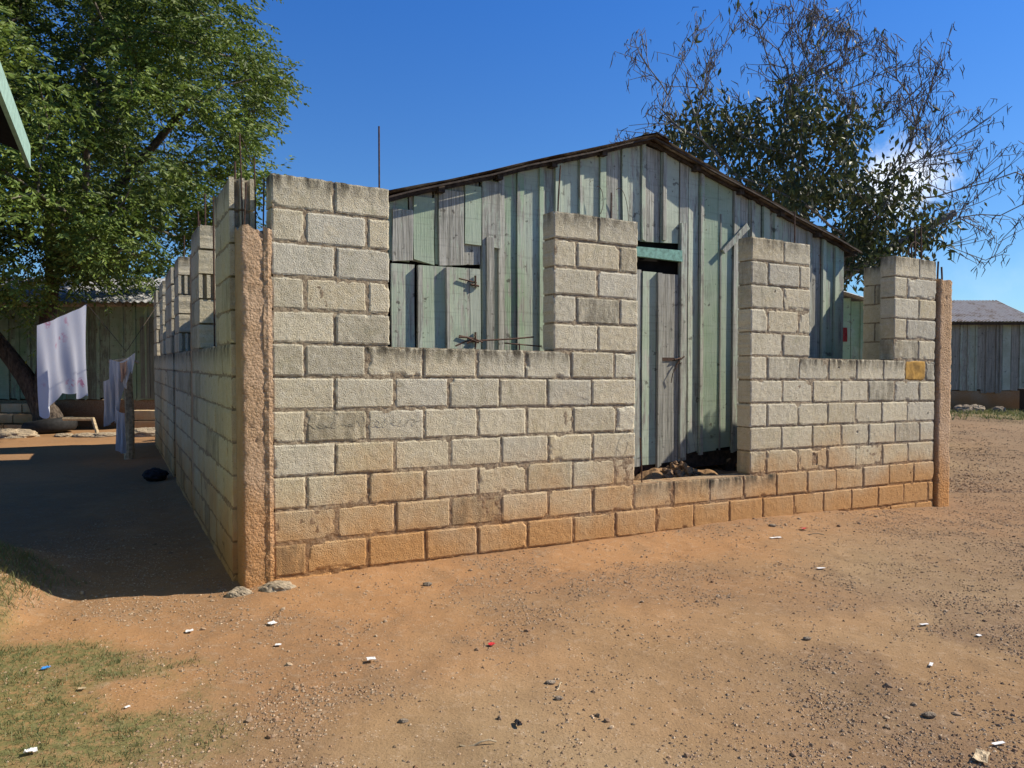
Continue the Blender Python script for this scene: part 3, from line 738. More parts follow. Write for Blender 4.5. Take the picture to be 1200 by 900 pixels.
# diagonal offcut nailed across the boards
mb = MB(); a = np.array([4.30, 2.40]); b = np.array([4.62, 2.66]); d = (b-a)/np.linalg.norm(b-a); nn = np.array([-d[1], d[0]])*.035
pts = [a-nn, b-nn*.9, b+nn, a+nn*.4]; mb.box8(np.array([FG(p[0], TG-.075, p[1]) for p in pts]+[FG(p[0], TG-.05, p[1]) for p in pts]), 0, (.4, 1, .8)); mb.build('nailed_board', M_gable, gwo)
# shutter over the left window: wide boards, battens and rusty hinges
sh = MB()
for a, b, p_, h_ in ((1.02, 1.20, .5, .6), (1.235, 1.455, .6, .4), (1.47, 1.66, .5, .5), (1.66, 1.75, .7, 1.0)):
    board(sh, a, b, .95, 2.075, TG-.03, .024, random.uniform(-.004, .010), p_, 1, h_)
board(sh, 1.215, 1.25, .95, 2.07, TG-.054, .03, 0, .4, 1, .9); board(sh, 1.45, 1.475, .95, 2.07, TG-.054, .03, 0, .3, 1, .8); 
sho = sh.build('window_shutter', M_gable, wh)
board_mb = MB()
for a, b, z0, z1, p_, h_ in ((1.03, 1.19, 2.11, 2.48, .35, .8), (1.195, 1.36, 2.10, 2.50, .85, .25), (1.40, 1.61, 2.09, 2.58, .3, .9), (1.62, 1.76, 2.26, 2.66, .8, .3), (1.77, 1.93, 2.26, 2.68, .4, .8)):
    board(board_mb, a, b, z0, z1 if b < 1.3 else ztop((a+b)/2)-.03, TG-.03, .022, .0, p_, 1, h_)
board_mb.build('patch_boards', M_gable, gwo)
board_mb = MB(); board(board_mb, 1.80, 1.865, .6, 2.33, TG-.03, .035, 0, .3, 1, .9); board(board_mb, 1.77, 1.80, .6, 2.28, TG-.03, .02, 0, .6, .7, .9); board_mb.build('batten', M_gable, gwo)
for z in (1.97, 1.53):
    hb = MB(); hb.tube(FG([1.56, 1.68, 1.71], [TG-.066]*3, [z+.02, z, z-.005]), .006, 0, 5); hb.tube(FG([1.70, 1.70], [TG-.066]*2, [z-.04, z+.05]), .009, 0, 6); hb.tube(FG([1.66, 1.73], [TG-.066]*2, [z-.02, z-.03]), .008, 0, 6)
    hb.build('hinge', M_rebar, sho)
# door
dr = MB()
for a, b, p_, br, h_ in ((3.13, 3.36, .4, .9, .9), (3.37, 3.53, .58, 1, .5), (3.57, 3.785, .28, .72, .7)):
    board(dr, a, b, .42, 2.16+random.uniform(-.02, .02), TG-.005, .028, random.uniform(-.006, .012), p_, br, h_)
board(dr, 3.53, 3.575, .40, 2.15, TG-.03, .03, 0, .3, .9, .8)
dro = dr.build('door', M_gable, wh)
mb = MB(); mb.box(3.60, 3.74, TG-.040, TG-.034, 1.36, 1.39, 0, f=FG); mb.tube(FG([3.73, 3.80, 3.83, 3.80], [TG-.05]*4, [1.37, 1.385, 1.36, 1.335]), .009, 0, 6); mb.tube(FG([3.74, 3.79, 3.84], [TG-.055]*3, [1.31, 1.37, 1.40]), .007, 0, 6)
mb.build('door_latch', M_rebar, dro)
mb = MB(); mb.tube(FG([3.76, 3.70, 3.69], [TG-.055, TG-.06, TG-.05], [1.33, 1.24, 1.16]), .004, 0, 5); mb.build('latch_wire', M_rebar, dro)
mb = MB(); board(mb, 3.10, 3.80, 2.27, 2.365, TG-.02, .05, 0, .5, 1, .5); mb.build('door_lintel', M_lintel, wh)
mb = MB(); mb.box(3.10, 3.79, TG+.03, TG+.5, .5, 2.4, 0, f=FG); mb.build('interior_shade_box', M_black, wh)  # black box painting the unlit room behind the door
mb = MB(); board(mb, 3.80, 3.865, .47, 2.62, TG-.022, .032, 0, .45, 1, .95); mb.build('door_jamb', M_gable, wh)
# loose wires hanging on the gable
for s, z, w_, h in ((2.86, 2.72, .05, .12), (3.08, 2.55, .10, .30), (5.62, 2.35, .02, .10)):
    u = np.linspace(-1.2, 1.9, 14); mb = MB(); mb.tube(FG(s+w_*np.cos(u), np.full_like(u, TG-.075), z+h*np.sin(u)), .003, 0, 4); mb.build('wire', M_rebar, gwo)
# other walls of the wooden house, floor beam and piers
def plain_wall(mb, F, a, b, z0, z1, m=0):
    s = a
    while s < b-.02:
        e = min(b, s+random.uniform(.18, .25)); board(mb, s+.003, e-.003, z0, z1, 0, .022, random.uniform(-.01, .01), random.uniform(.2, .7), 1, random.random(), 0, F, m); s = e
sw = MB(); plain_wall(sw, lambda s, t, z: W(SL+np.asarray(t), s, z, False), TG+.03, 6.4, ZF, ZE); sw.build('side_wall', M_gable, wh)
sw = MB(); plain_wall(sw, lambda s, t, z: W(SR-np.asarray(t)*0-.01-np.asarray(t), s, z, False), TG+.03, 6.4, ZF, ZE); sw.build('side_wall', M_gable, wh)
sw = MB()
s = SL
while s < SR-.02:
    e = min(SR, s+.24); board(sw, s, e, ZF, None, 6.4, .022); s = e
sw.build('back_wall', M_gable, wh)
mb = MB(); mb.box(SL, SR, TG+.01, TG+.12, ZF-.14, ZF, 0, f=FG)
for s in (1.1, 2.2, 3.3, 4.5, 6.0): mb.box(s-.06, s+.06, TG+.01, TG+.13, -.1, ZF-.14, 0, f=FG)
mb.build('floor_beam', M_darkwood, wh)
# roof
rf = MB(); O0, O1 = TG-.155, 6.6
for sg, s_end in ((-1, SL-.17), (1, SR+.16)):
    us = np.linspace(0, 1, 14); ts = np.arange(O0, O1, .0127)
    U, T = np.meshgrid(us, ts)
    S = SA+(s_end-SA)*U + .012*np.sin(T*3+sg)
    Z = ZA+.045 - abs(S-SA)*(ZA-ZE)/np.where(S > SA, SR-SA, SA-SL) + .009*np.sin(T*2*math.pi/.076) + .03*(fbm(np.stack([U*4, T*.7], -1), 1, 71+sg, 2)-.5) + (.012 if sg < 0 else 0) + .05*np.maximum(0, U-.75)*(1 if sg < 0 else -.4)
    T2 = T + (np.floor(U*3.3)*.012 + .02*(vnoise(np.stack([U*3, U*0], -1), 3, 7+sg)-.5))*(T < O0+.3)
    P = W(S, T2, Z, False); rf.grid(P, 0); P2_ = P.copy(); P2_[..., 2] -= .003; rf.grid(P2_[:, ::-1], 0)
rfo = rf.build('roof', M_tin_rusty, wh, smooth=True)
mb = MB(); u = np.linspace(O0-.02, O1, 60); th = np.linspace(-1, 1, 7)
U, H = np.meshgrid(u, th, indexing='ij'); mb.grid(W(SA+.16*H, U, ZA+.068-.05*abs(H)+.01*np.sin(U*9), False), 0); mb.build('ridge_cap', M_tin_rusty, rfo)
for sg, s_end in ((-1, SL-.15), (1, SR+.14)):
    mb = MB(); n = 8
    for t0, hgt, dz in ((O0+.012, .013, -.004), (TG-.064, .026, -.012)):
        R = []
        for i in range(n+1):
            s = SA+(s_end-SA)*i/n; z = ZA+.030 - abs(s-SA)*(ZA-ZE)/((SR-SA) if s > SA else (SA-SL)) + dz + .006*math.sin(i*2.1)
            R.append([(s, t0, z-hgt), (s, t0+.025, z-hgt), (s, t0+.025, z), (s, t0, z)])
        R = np.array(R); mb.grid(FG(R[..., 0], R[..., 1], R[..., 2]), 0, wrap=True); mb.add(FG(R[-1][:, 0], R[-1][:, 1], R[-1][:, 2]), [(0, 1, 2, 3)])
    mb.build('bargeboard', M_darkwood, rfo)
    for i in (1, 2, 3, 4, 5):
        s = SA+(s_end-SA)*i/5.1; z = ZA+.02 - abs(s-SA)*(ZA-ZE)/((SR-SA) if s > SA else (SA-SL))
        mb = MB(); mb.box(s-.025, s+.025, O0+.05, O1-.1, z-.05, z, 0, f=FG); mb.build('purlin', M_darkwood, rfo)

# ---------------------------------------------------------------- other buildings
def boards_xy(mb, x0, x1, y, z0, z1, w=.24, skip=None, paint=(.2, .7), bright=(.7, 1)):
    F = lambda s, t, z: np.stack(np.broadcast_arrays(np.asarray(s, float), y+np.asarray(t, float), np.asarray(z, float)), -1)
    x = x0; i = 0
    while x < x1-.02:
        e = min(x1, x+w*random.uniform(.8, 1.2))
        if not (skip and x > skip[0]-.05 and e < skip[1]+.05):
            zt_ = z1((x+e)/2) if callable(z1) else z1
            board(mb, x+.004, e-.004, z0+random.uniform(-.03, .03), zt_, 0, .025, random.uniform(-.02, .02), random.uniform(*paint), random.uniform(*bright), random.random(), 0, F)
            if random.random() < .7: board(mb, e-.03, e+.03, z0, zt_, -.026, .03, 0, random.uniform(*paint), random.uniform(*bright), random.random(), 0, F)
        x = e
    return F
def tin(mb, x0, x1, ya, za, yb_, zb_, per=.11, amp=.014):
    xs = np.arange(x0, x1, per/6); us = np.linspace(0, 1, 8); X, U = np.meshgrid(xs, us, indexing='ij')
    Z = za+(zb_-za)*U + amp*np.sin(X*2*math.pi/per) + .03*(fbm(np.stack([X*.6, U*2], -1), 1, 3, 2)-.5); Y = ya+(yb_-ya)*U
    P = np.stack([X, Y, Z], -1); mb.grid(P, 0); Q = P.copy(); Q[..., 2] -= .006; mb.grid(Q[::-1], 0)
# grey board house across the yard at the right
fh = thing('board_house', 'grey green board house with rusty tin roof far across the yard', 'house', (14.5, 24, -.1))
mb = MB(); boards_xy(mb, 11.6, 16.35, 24, .50, 2.70, .26, (14.85, 15.35)); mb.box(11.65, 16.3, 24.03, 24.08, .5, 2.68, 1); mb.build('front_wall', [M_greyboard, M_black], fh)  # black box behind the boards, shade put into its colour
mb = MB(); boards_xy(mb, 14.80, 15.40, 23.99, .42, 2.69, .16, None, (.1, .4), (.3, .6)); mb.build('door', M_greyboard, fh)
mb = MB(); mb.box(11.6, 11.63, 24.05, 28, .5, 2.7); mb.box(16.32, 16.35, 24.05, 28, .5, 2.7); mb.box(11.6, 16.35, 28, 28.03, .5, 2.7)
mb.add([(16.34, 24.03, 2.7), (16.34, 28, 2.7), (16.34, 26, 3.45)], [(0, 1, 2)]); mb.build('rear_walls', M_greyboard, fh)
mb = MB(); tin(mb, 11.3, 16.55, 23.72, 2.66, 26.0, 3.50); tin(mb, 11.3, 16.55, 26.0, 3.50, 28.3, 2.66); mb.build('roof', M_tin_far, fh, smooth=True)
mb = MB(); mb.box(11.65, 16.3, 24.02, 27.9, -.3, .49); mb.build('foundation', M_mortar, fh)
mb = MB(); mb.box(11.2, 16.5, 23.78, 23.84, 2.56, 2.63); mb.build('eave_board', M_darkwood, fh)
bn = thing('wooden_bench', 'rough wooden bench standing before the far grey board house', 'bench', (15.9, 23.0, -.1))
mb = MB(); mb.box(15.45, 17.0, 22.85, 23.2, .52, .58); mb.build('seat', M_darkwood, bn)
for x in (15.55, 16.8):
    mb = MB(); mb.box(x-.07, x+.07, 22.9, 23.15, -.2, .519); mb.build('leg', M_darkwood, bn)
for i, (x, y, s_) in enumerate(((13.6, 22.9, .3), (14.15, 23.1, .26), (14.7, 22.9, .2), (13.1, 23.2, .28))):
    lump('stone', (x, y, float(gz(x, y))+.05), (s_, s_*.8, s_), M_rock2 if i % 2 else M_rock, ['largest grey boulder in front of the far grey house', 'reddish stone between boulder and bench of the far grey house', 'smallest grey stone beside the far wooden bench', 'leftmost reddish stone before the far grey house'][i], 'stone', 20+i, group='stones before the far house')

# green shed behind the tree at the left
ls = thing('green_shed', 'dull green board shed with pale tin roof behind the left tree', 'shed', (-9.5, 15.8, 0))
mb = MB(); boards_xy(mb, -14.5, -6.0, 15.8, .60, 2.52, .27, None, (.35, .75), (.5, .9)); mb.box(-14.4, -6.05, 15.83, 15.9, .6, 2.5, 1); mb.build('front_wall', [M_dkgreen, M_black], ls)  # backing coloured black as shade between the boards
mb = MB(); mb.box(-14.5, -14.47, 15.9, 19, .6, 2.5); mb.box(-6.03, -6.0, 15.9, 19, .6, 2.5); mb.box(-14.5, -6, 19, 19.03, .6, 2.5); mb.build('rear_walls', M_dkgreen, ls)
mb = MB(); tin(mb, -14.8, -5.8, 15.35, 2.58, 17.4, 3.30, .15, .02); tin(mb, -14.8, -5.8, 17.4, 3.30, 19.4, 2.6, .15, .02); mb.build('roof', M_tin_pale, ls, smooth=True)
mb = MB(); mb.box(-14.45, -6.05, 15.84, 18.9, -.1, .58); mb.build('foundation', M_mortar, ls)
mb = MB(); boards_xy(mb, -7.7, -7.0, 15.77, .6, 2.3, .2, None, (.1, .3), (.3, .5)); mb.build('door', M_dkgreen, ls)
stp = thing('block_steps', 'three worn concrete block steps below the dull green shed', 'steps', (-10.5, 14.9, 0))
for i in range(3):
    F = lambda s, t, z, i=i: np.stack(np.broadcast_arrays(np.asarray(s, float), 14.55+.28*i+np.asarray(t, float), np.asarray(z, float)), -1)
    mb = MB(); x = -13.2
    while x < -9.75: block(mb, F, x, x+.42, .0+.19*i-.02, .19*(i+1)-.02, th=.4, step=.05); x += .43
    mb.build('step', M_block, stp)
stp2 = thing('stacked_blocks', 'two stacked concrete blocks beside the far end of the block wall', 'blocks', (-7.1, 14.5, 0))
for i in range(2):
    F = lambda s, t, z, i=i: np.stack(np.broadcast_arrays(np.asarray(s, float), 14.4+.06*i+np.asarray(t, float), np.asarray(z, float)), -1)
    mb = MB(); block(mb, F, -7.35+.05*i, -6.5+.05*i, .05+.2*i, .25+.2*i, th=.3, step=.05); mb.build('block', M_block, stp2)

# small green shed seen through the right window gap
gs = thing('lean_to_shed', 'green lean-to shed seen through the right window gap', 'shed', (6.2, 13, 0))
zr = lambda x: 2.50-.30*(x-5.6)
mb = MB(); boards_xy(mb, 4.6, 7.05, 13, -.1, lambda x: zr(x)-.02, .2, (5.98, 6.2), (.5, .8), (.6, .9)); mb.box(4.65, 7.0, 13.03, 13.1, -.1, 1.9, 1); mb.build('front_wall', [M_dkgreen, M_black], gs)  # backing box painted black for shade in the gaps
mb = MB()
X, T = np.meshgrid(np.linspace(4.4, 7.15, 12), np.arange(12.75, 15, .018)); Z = zr(X)+.04+.012*np.sin(T*2*math.pi/.11); P = np.stack([X, T, Z], -1); mb.grid(P, 0); Q = P.copy(); Q[..., 2] -= .006; mb.grid(Q[::-1], 0)
mb.build('roof', M_tin_pale, gs, smooth=True)
mb = MB(); mb.box(7.02, 7.05, 13.05, 14.9, -.1, 1.9); mb.box(4.6, 7.05, 14.9, 14.93, -.1, 1.9); mb.build('rear_walls', M_dkgreen, gs)
mb = MB(); U, V_ = np.meshgrid(np.linspace(0, 1, 8), np.linspace(0, 1, 14)); mb.grid(np.stack([5.60+.085*U, 12.90+.01*np.sin(U*9+V_*3), 1.95-.24*V_], -1), 0)
tag(mb.build('hanging_cloth', M_dkred, smooth=True, origin=np.array([5.7, 12.9, 1.7])), 'small red cloth hanging on the green lean-to shed', 'cloth')

# eave of the neighbouring house above the left edge
EC = np.array([-3.32, 5.22]); ez = 2.80
FN = lambda s, t, z: np.stack(np.broadcast_arrays(EC[0]+D1[0]*np.asarray(s, float)-DL[0]*np.asarray(t, float), EC[1]+D1[1]*np.asarray(s, float)-DL[1]*np.asarray(t, float), np.asarray(z, float)), -1)
nh = thing('neighbour_house', 'dark eave with pale green fascia jutting in at the upper left edge', 'house', FN(-2, 2, 0))
mb = MB()
v = []
for t in (0, 4.6):
    for s, z in ((0, ez), (-2.6, ez+1.0), (-5.2, ez), (-5.2, ez-.03), (-2.6, ez+.965), (0, ez-.035)): v.append((s, t, z))
v = np.array(v); P = FN(v[:, 0], v[:, 1], v[:, 2])
mb.add(P, [(0, 1, 7, 6), (1, 2, 8, 7), (4, 5, 11, 10), (3, 4, 10, 9), (2, 3, 9, 8), (0, 1, 4, 5), (1, 2, 3, 4), (6, 7, 10, 11), (7, 8, 9, 10)]); mb.build('roof', M_black, nh)  # roof coloured near black to paint its shaded underside
mb = MB(); mb.box(.003, .028, -.03, 4.6, ez-.12, ez+.03, f=FN); mb.build('fascia', M_fascia, nh)
mb = MB(); mb.box(-4.7, -.55, .25, .29, 0, ez+.15, f=FN); mb.box(-.59, -.55, .29, 4.5, 0, ez+.15, f=FN); mb.box(-4.7, -4.66, .29, 4.5, 0, ez+.15, f=FN); mb.box(-4.7, -.55, 4.5, 4.54, 0, ez+.15, f=FN); 
for t in (.25, 4.5):
    P = FN(np.array([-.55, -2.6, -4.7, -.55, -2.6, -4.7]), np.array([t]*3+[t+.04]*3), np.array([ez+.14, ez+.95, ez+.14]*2)); mb.add(P, [(0, 1, 2), (5, 4, 3)])
mb.build('wall', M_dkgreen, nh)

# ---------------------------------------------------------------- trees
def skeleton(roots, targets, seed, sag=.12, seg=4, wob=.12, tip=.006, horiz=1.0, straight=.4):
    """roots: list of (points, ) main limbs. Every target is joined to the nearest earlier node."""
    r = np.random.default_rng(seed); N = []; par = []; dirs = []
    for chain, attach in roots:
        prev = attach
        for p in chain: N.append(np.array(p, float)); par.append(prev); prev = len(N)-1
    base = N[0]
    tg = sorted(targets, key=lambda p: np.linalg.norm((np.array(p)-base)*np.array([1, 1, .8])))
    leaf = []
    for p in tg:
        p = np.array(p, float); A = np.array(N); d = np.linalg.norm(A-p, axis=1)
        back = np.maximum(0, np.linalg.norm(A-base, axis=1)-np.linalg.norm(p-base)+.1); d0_ = d
        sd_ = np.array([N[i]-N[par[i]] if par[i] is not None and par[i] >= 0 else np.array([0, 0, 1.]) for i in range(len(N))]) if len(dirs) != len(N) else np.array(dirs)
        cs_ = ((p-A)*sd_).sum(1)/(np.linalg.norm(sd_, axis=1)*np.maximum(d, 1e-6)+1e-9)
        d = d*(1+straight*(1-cs_)) + 2.0*back + 100*(np.arange(len(A)) < 1)
        j = int(np.argmin(d)); q = N[j]; L = np.linalg.norm(p-q); n = max(1, min(seg+2, int(L/.35)))
        prev = j
        mid = r.normal(0, wob*L*.6, 3)
        for i in range(1, n+1):
            u = i/n; x = q+(p-q)*u + mid*math.sin(u*math.pi) + (r.normal(0, wob*.35, 3)*min(L, 1) if i < n else 0); x[2] += sag*L*math.sin(u*math.pi)
            N.append(x); par.append(prev); prev = len(N)-1
        leaf.append(prev)
    N = np.array(N); R2 = np.full(len(N), 0.)
    kids = np.zeros(len(N), int)
    for i in range(len(N)-1, -1, -1):
        R2[i] = max(R2[i], tip**2.3)
        if par[i] is not None and par[i] >= 0: R2[par[i]] += R2[i]; kids[par[i]] += 1
    return N, par, R2**(1/2.3), leaf
def branches(mb, N, par, R, nside=6, col=(.5, .5, .5), rmax=9, rmin=0, flare=None):
    th = np.arange(nside)*2*math.pi/nside
    V = []; F = []; n0 = 0
    for i in range(len(N)):
        j = par[i]
        if j is None or j < 0: continue
        if not (rmin <= R[i] < rmax): continue
        d = N[i]-N[j]; L = np.linalg.norm(d)+1e-9; d = d/L
        up = np.array([0, 0, 1.]) if abs(d[2]) < .95 else np.array([1., 0, 0])
        a = np.cross(d, up); a /= np.linalg.norm(a); b = np.cross(d, a)
        ring = np.cos(th)[:, None]*a + np.sin(th)[:, None]*b
        rj = min(R[j], R[i]*1.35+.004) if True else R[j]
        V.append(N[j]-d*rj*.3+ring*rj); V.append(N[i]+d*R[i]*.3+ring*R[i])
        k = np.arange(nside); F.append(np.stack([k, (k+1) % nside, nside+(k+1) % nside, nside+k], -1)+n0); n0 += 2*nside
    if V: mb.add(np.vstack(V), np.vstack(F), 0, col)
def smooth_limb(mb, pts, rads, n=12, seed=0, rough=.12):
    """a thick limb as one lofted surface"""
    pts = np.array(pts, float); k = len(pts); u = np.linspace(0, k-1, (k-1)*10+1)
    P = np.stack([np.interp(u, np.arange(k), pts[:, i]) for i in range(3)], -1)
    for _ in range(14): P[1:-1] = (P[:-2]+2*P[1:-1]+P[2:])/4
    R = np.interp(u, np.arange(k), rads)
    d = np.gradient(P, axis=0); d /= np.linalg.norm(d, axis=1)[:, None]
    a = np.cross(d, np.array([.0, 1., .02])); a /= np.linalg.norm(a, axis=1)[:, None]; b = np.cross(d, a)
    th = np.arange(n)*2*math.pi/n; ring = np.cos(th)[None, :, None]*a[:, None]+np.sin(th)[None, :, None]*b[:, None]
    q = P[:, None]+ring*R[:, None, None]; f = 1+rough*2*(fbm(q, 3.5, seed, 3)-.5)+rough*(fbm(q, 11, seed+4, 2)-.5)
    mb.grid(P[:, None]+ring*(R[:, None, None]*f[..., None]), 0, wrap=True)
def leaves(mb, base, direc, length, width, col, fold=.25, droop=0.):
    """diamond leaves folded along the midrib; arrays of n"""
    n = len(base); d = direc/np.linalg.norm(direc, axis=1)[:, None]
    rnd = RNG.normal(size=(n, 3)); side = np.cross(d, rnd); side /= np.linalg.norm(side, axis=1)[:, None]+1e-9; up = np.cross(side, d)
    L = length[:, None]; Wd = width[:, None]
    tipp = base+d*L; tipp[:, 2] -= droop*length
    m = base+d*L*.45
    l = m+side*Wd+up*Wd*fold; r_ = m-side*Wd+up*Wd*fold
    V = np.stack([base, l, tipp, r_], 1).reshape(-1, 3); F = np.arange(n*4).reshape(-1, 4)
    mb.add(V, F, 0, np.repeat(col, 4, 0))

# --- big leafy tree at the left
def crown_points(n, fn, lo, hi, seed, mind):
    r = np.random.default_rng(seed); out = []
    tries = 0
    while len(out) < n and tries < 200000:
        tries += 1
        p = lo+(hi-lo)*r.random(3)
        if fn(p) and (not out or np.min(np.linalg.norm(np.array(out)-p, axis=1)) > mind): out.append(p)
    return out
TB = np.array([-9.0, 14.75, 0.0])
def in_left(p):
    # union of lobes; px of the right outline about 345 at mid height
    lobes = (((-9.3, 14.2, 6.8), (4.7, 4.0, 2.9)), ((-6.95, 13.6, 5.1), (2.4, 3.0, 1.5)), ((-7.35, 14.0, 7.0), (2.85, 3.0, 2.0)), ((-8.0, 13.2, 4.05), (2.9, 2.8, 1.25)), ((-12.2, 13.5, 4.4), (3.2, 3.0, 2.6)), ((-5.05, 13.6, 4.7), (.85, 1.4, 1.0)), ((-6.3, 13.2, 3.75), (1.2, 1.3, .75)), ((-7.7, 13.0, 3.65), (1.3, 1.2, .55)), ((-7.4, 15.6, 4.3), (2.4, 1.2, 1.3)), ((-9.0, 12.3, 2.9), (1.6, 1.0, .95)), ((-11.0, 13.0, 3.2), (1.6, 1.4, 1.0)))
    ok = any(sum(((p[i]-c[i])/r[i])**2 for i in range(3)) < 1 for c, r in lobes)
    return ok and fbm(p[None], .75, 5, 2)[0] > .37
tgt = crown_points(540, in_left, np.array([-15.5, 10.2, 2.3]), np.array([-3.6, 18.3, 9.8]), 3, .36)
limbA = [TB+(-.1, 0, .45), TB+(-.35, -.05, 1.0), TB+(-.95, -.2, 1.9), TB+(-1.6, -.4, 2.9), TB+(-2.4, -.6, 4.2)]
limbB = [TB+(-.02, -.05, 1.3), TB+(.05, -.1, 2.1), TB+(.25, -.2, 3.0), TB+(.1, -.1, 4.4), TB+(.4, 0, 5.8)]
limbC = [TB+(1.0, -.5, 3.9), TB+(2.2, -.9, 4.9), TB+(3.2, -1.0, 6.0)]
roots = [([TB-(0, 0, .1), TB+(-.03, 0, .25)] + limbA, -1)]
nA = 2+len(limbA); roots.append((limbB, 2)); roots.append((limbC, nA+2))
N_, par_, R_, lf = skeleton(roots, tgt, 5, tip=.012)
lt = thing('leafy_tree', 'large leafy green tree with dark forked trunk growing inside an old tyre', 'tree', TB)
tr = MB()
smooth_limb(tr, [TB-(0, 0, .15), TB+(-.03, 0, .3)] + limbA, [.34, .26, .22, .165, .135, .11, .07], 14, 3)
smooth_limb(tr, [TB+(-.12, 0, .35)] + limbB, [.20, .16, .14, .12, .095, .06], 12, 9)
smooth_limb(tr, [limbB[2]] + limbC, [.12, .10, .075, .05], 10, 12)
tr.build('trunk', M_bark, lt, smooth=True)
br = MB(); branches(br, N_, par_, R_, 6, rmax=.085); br.build('branches', M_branch, lt, smooth=True)
lm = MB()
cen = np.array([-8.8, 14.0, 5.4])
B_, Dn, Cc = [], [], []
tips = [N_[i] for i in lf]
twm = []
for p in tips:
    out = (p-cen); out[2] *= .5; out /= np.linalg.norm(out)+1e-6
    tone = float(np.clip(.45 + 2.2*(fbm(p[None], .8, 201, 2)[0]-.5) + random.gauss(0, .16) + (.4 if p[1] < 12.9 and p[2] < 3.9 else 0), 0, 1))
    for k_ in range(38):
        d = out*.5+RNG.normal(0, .75, 3); d[2] = d[2]*.55-.05; d /= np.linalg.norm(d)
        L = random.uniform(.28, .55); m = 12; u = np.linspace(.12, 1, m)
        st = p+RNG.normal(0, .20, 3)
        ax = st+d*L*u[:, None]; ax[:, 2] -= .22*L*u**2
        side = np.cross(d, [0, 0, 1.]); side /= np.linalg.norm(side)+1e-6
        sg = np.where(np.arange(m) % 2, 1., -1.)
        dd = d*.55+side*sg[:, None]*.8+RNG.normal(0, .25, (m, 3)); dd[:, 2] -= .45
        B_.append(ax); Dn.append(dd); Cc.append(np.clip(np.stack([np.full(m, tone)+RNG.normal(0, .22, m), RNG.random(m)**2, RNG.random(m)], -1), 0, 1))
B_ = np.vstack(B_); Dn = np.vstack(Dn); Cc = np.vstack(Cc)
leaves(lm, B_, Dn, .075+.055*RNG.random(len(B_)), .015+.011*RNG.random(len(B_)), Cc)
lm.build('crown', M_leaf, lt)

ty = thing('old_tyre', 'old black tyre lying round the foot of the leafy tree', 'tyre', TB+(.02, -.02, 0))
mb = MB(); u = np.linspace(0, 2*math.pi, 40, endpoint=False); pr = [(.28, .22), (.31, .24), (.36, .245), (.42, .22), (.45, .16), (.45, .06), (.42, 0), (.36, -.03), (.29, .0), (.31, .06), (.38, .08), (.39, .16), (.34, .20), (.29, .20)]
P = np.array([[(TB[0]+.02+r*math.cos(a)*1.05, TB[1]-.02+r*math.sin(a), z+.02+.05*math.cos(a)) for r, z in pr] for a in u]); P = np.vstack([P, P[:1]]); mb.grid(P, 0, wrap=True); mb.build('tyre_body', M_rubber, ty, smooth=True)

# --- podded tree behind the wooden house
RB = np.array([5.6, 15.2, -.1])
def pxp(x, y, Y):
    e = math.radians(1.5); fy = (450-y)/890.; d = np.array([(x-600)/890., math.cos(e)+fy*math.sin(e), -math.sin(e)+fy*math.cos(e)]); return np.array([0, 0, CAM_H]) + d*(Y/d[1])
r_ = np.random.default_rng(12)
leafT, twigT = [], []
for cx, cy, rx, ry, n in ((825, 150, 40, 38, 14), (800, 190, 30, 40, 8), (860, 190, 40, 40, 12), (935, 135, 62, 28, 18), (950, 190, 62, 45, 24), (905, 220, 40, 40, 12), (960, 245, 55, 38, 16), (1005, 150, 22, 18, 4), (1045, 225, 34, 24, 9), (1050, 262, 55, 26, 15), (1010, 305, 40, 26, 12), (1000, 275, 30, 30, 8)):
    for i in range(n):
        a = r_.random()*6.28; q = math.sqrt(r_.random()); leafT.append(pxp(cx+rx*q*math.cos(a), cy+ry*q*math.sin(a), 15.2+r_.uniform(-1.9, 1.6)))
for i in range(185):
    # long bare shoots, fanned out over the top and to the right
    a = r_.random()
    if i % 5 < 2: x = r_.uniform(725, 1000); y = 60+70*abs((x-920)/200)**1.5*.8 + r_.uniform(-55, 60)
    elif i % 5 < 4: x = r_.uniform(940, 1110); y = 45+(x-940)*.42+r_.uniform(-45, 60)
    else: x = r_.uniform(1060, 1235); y = 165+(x-1060)*.25+r_.uniform(-55, 75)
    twigT.append(pxp(x, max(2, y), 15.2+r_.uniform(-1.8, 1.8)))
for x, y in ((1155, 305), (1165, 300), (1120, 292), (1190, 265), (1150, 270)): twigT.append(pxp(x, y, 14.8))
limbs = [RB, RB+(.05, 0, 1.2), RB+(.0, 0, 2.4)]
l1 = [RB+(-.7, 0, 3.4), RB+(-1.4, .1, 4.4)]; l2 = [RB+(.1, .1, 3.6), RB+(.3, 0, 5.0)]; l3 = [RB+(1.0, 0, 3.2), RB+(2.2, -.2, 3.9), RB+(3.1, -.2, 4.4)]
Nr, pr_, Rr, lf2 = skeleton([(limbs, -1), (l1, 2), (l2, 2), (l3, 2)], leafT+twigT, 8, sag=.03, seg=6, wob=.05, tip=.0075, straight=1.6)
rt = thing('podded_tree', 'half bare tree with dark leaves and long brown pods behind the wooden house', 'tree', RB)
mb = MB(); smooth_limb(mb, limbs, [.22, .18, .16], 12, 4)
for l in (l1, l2, l3): smooth_limb(mb, [limbs[-1]]+l, list(np.linspace(.13, .06, len(l)+1)), 10, 5)
mb.build('trunk', M_twig, rt, smooth=True)
br = MB(); branches(br, Nr, pr_, np.maximum(Rr, .0075), 5, rmax=.12)
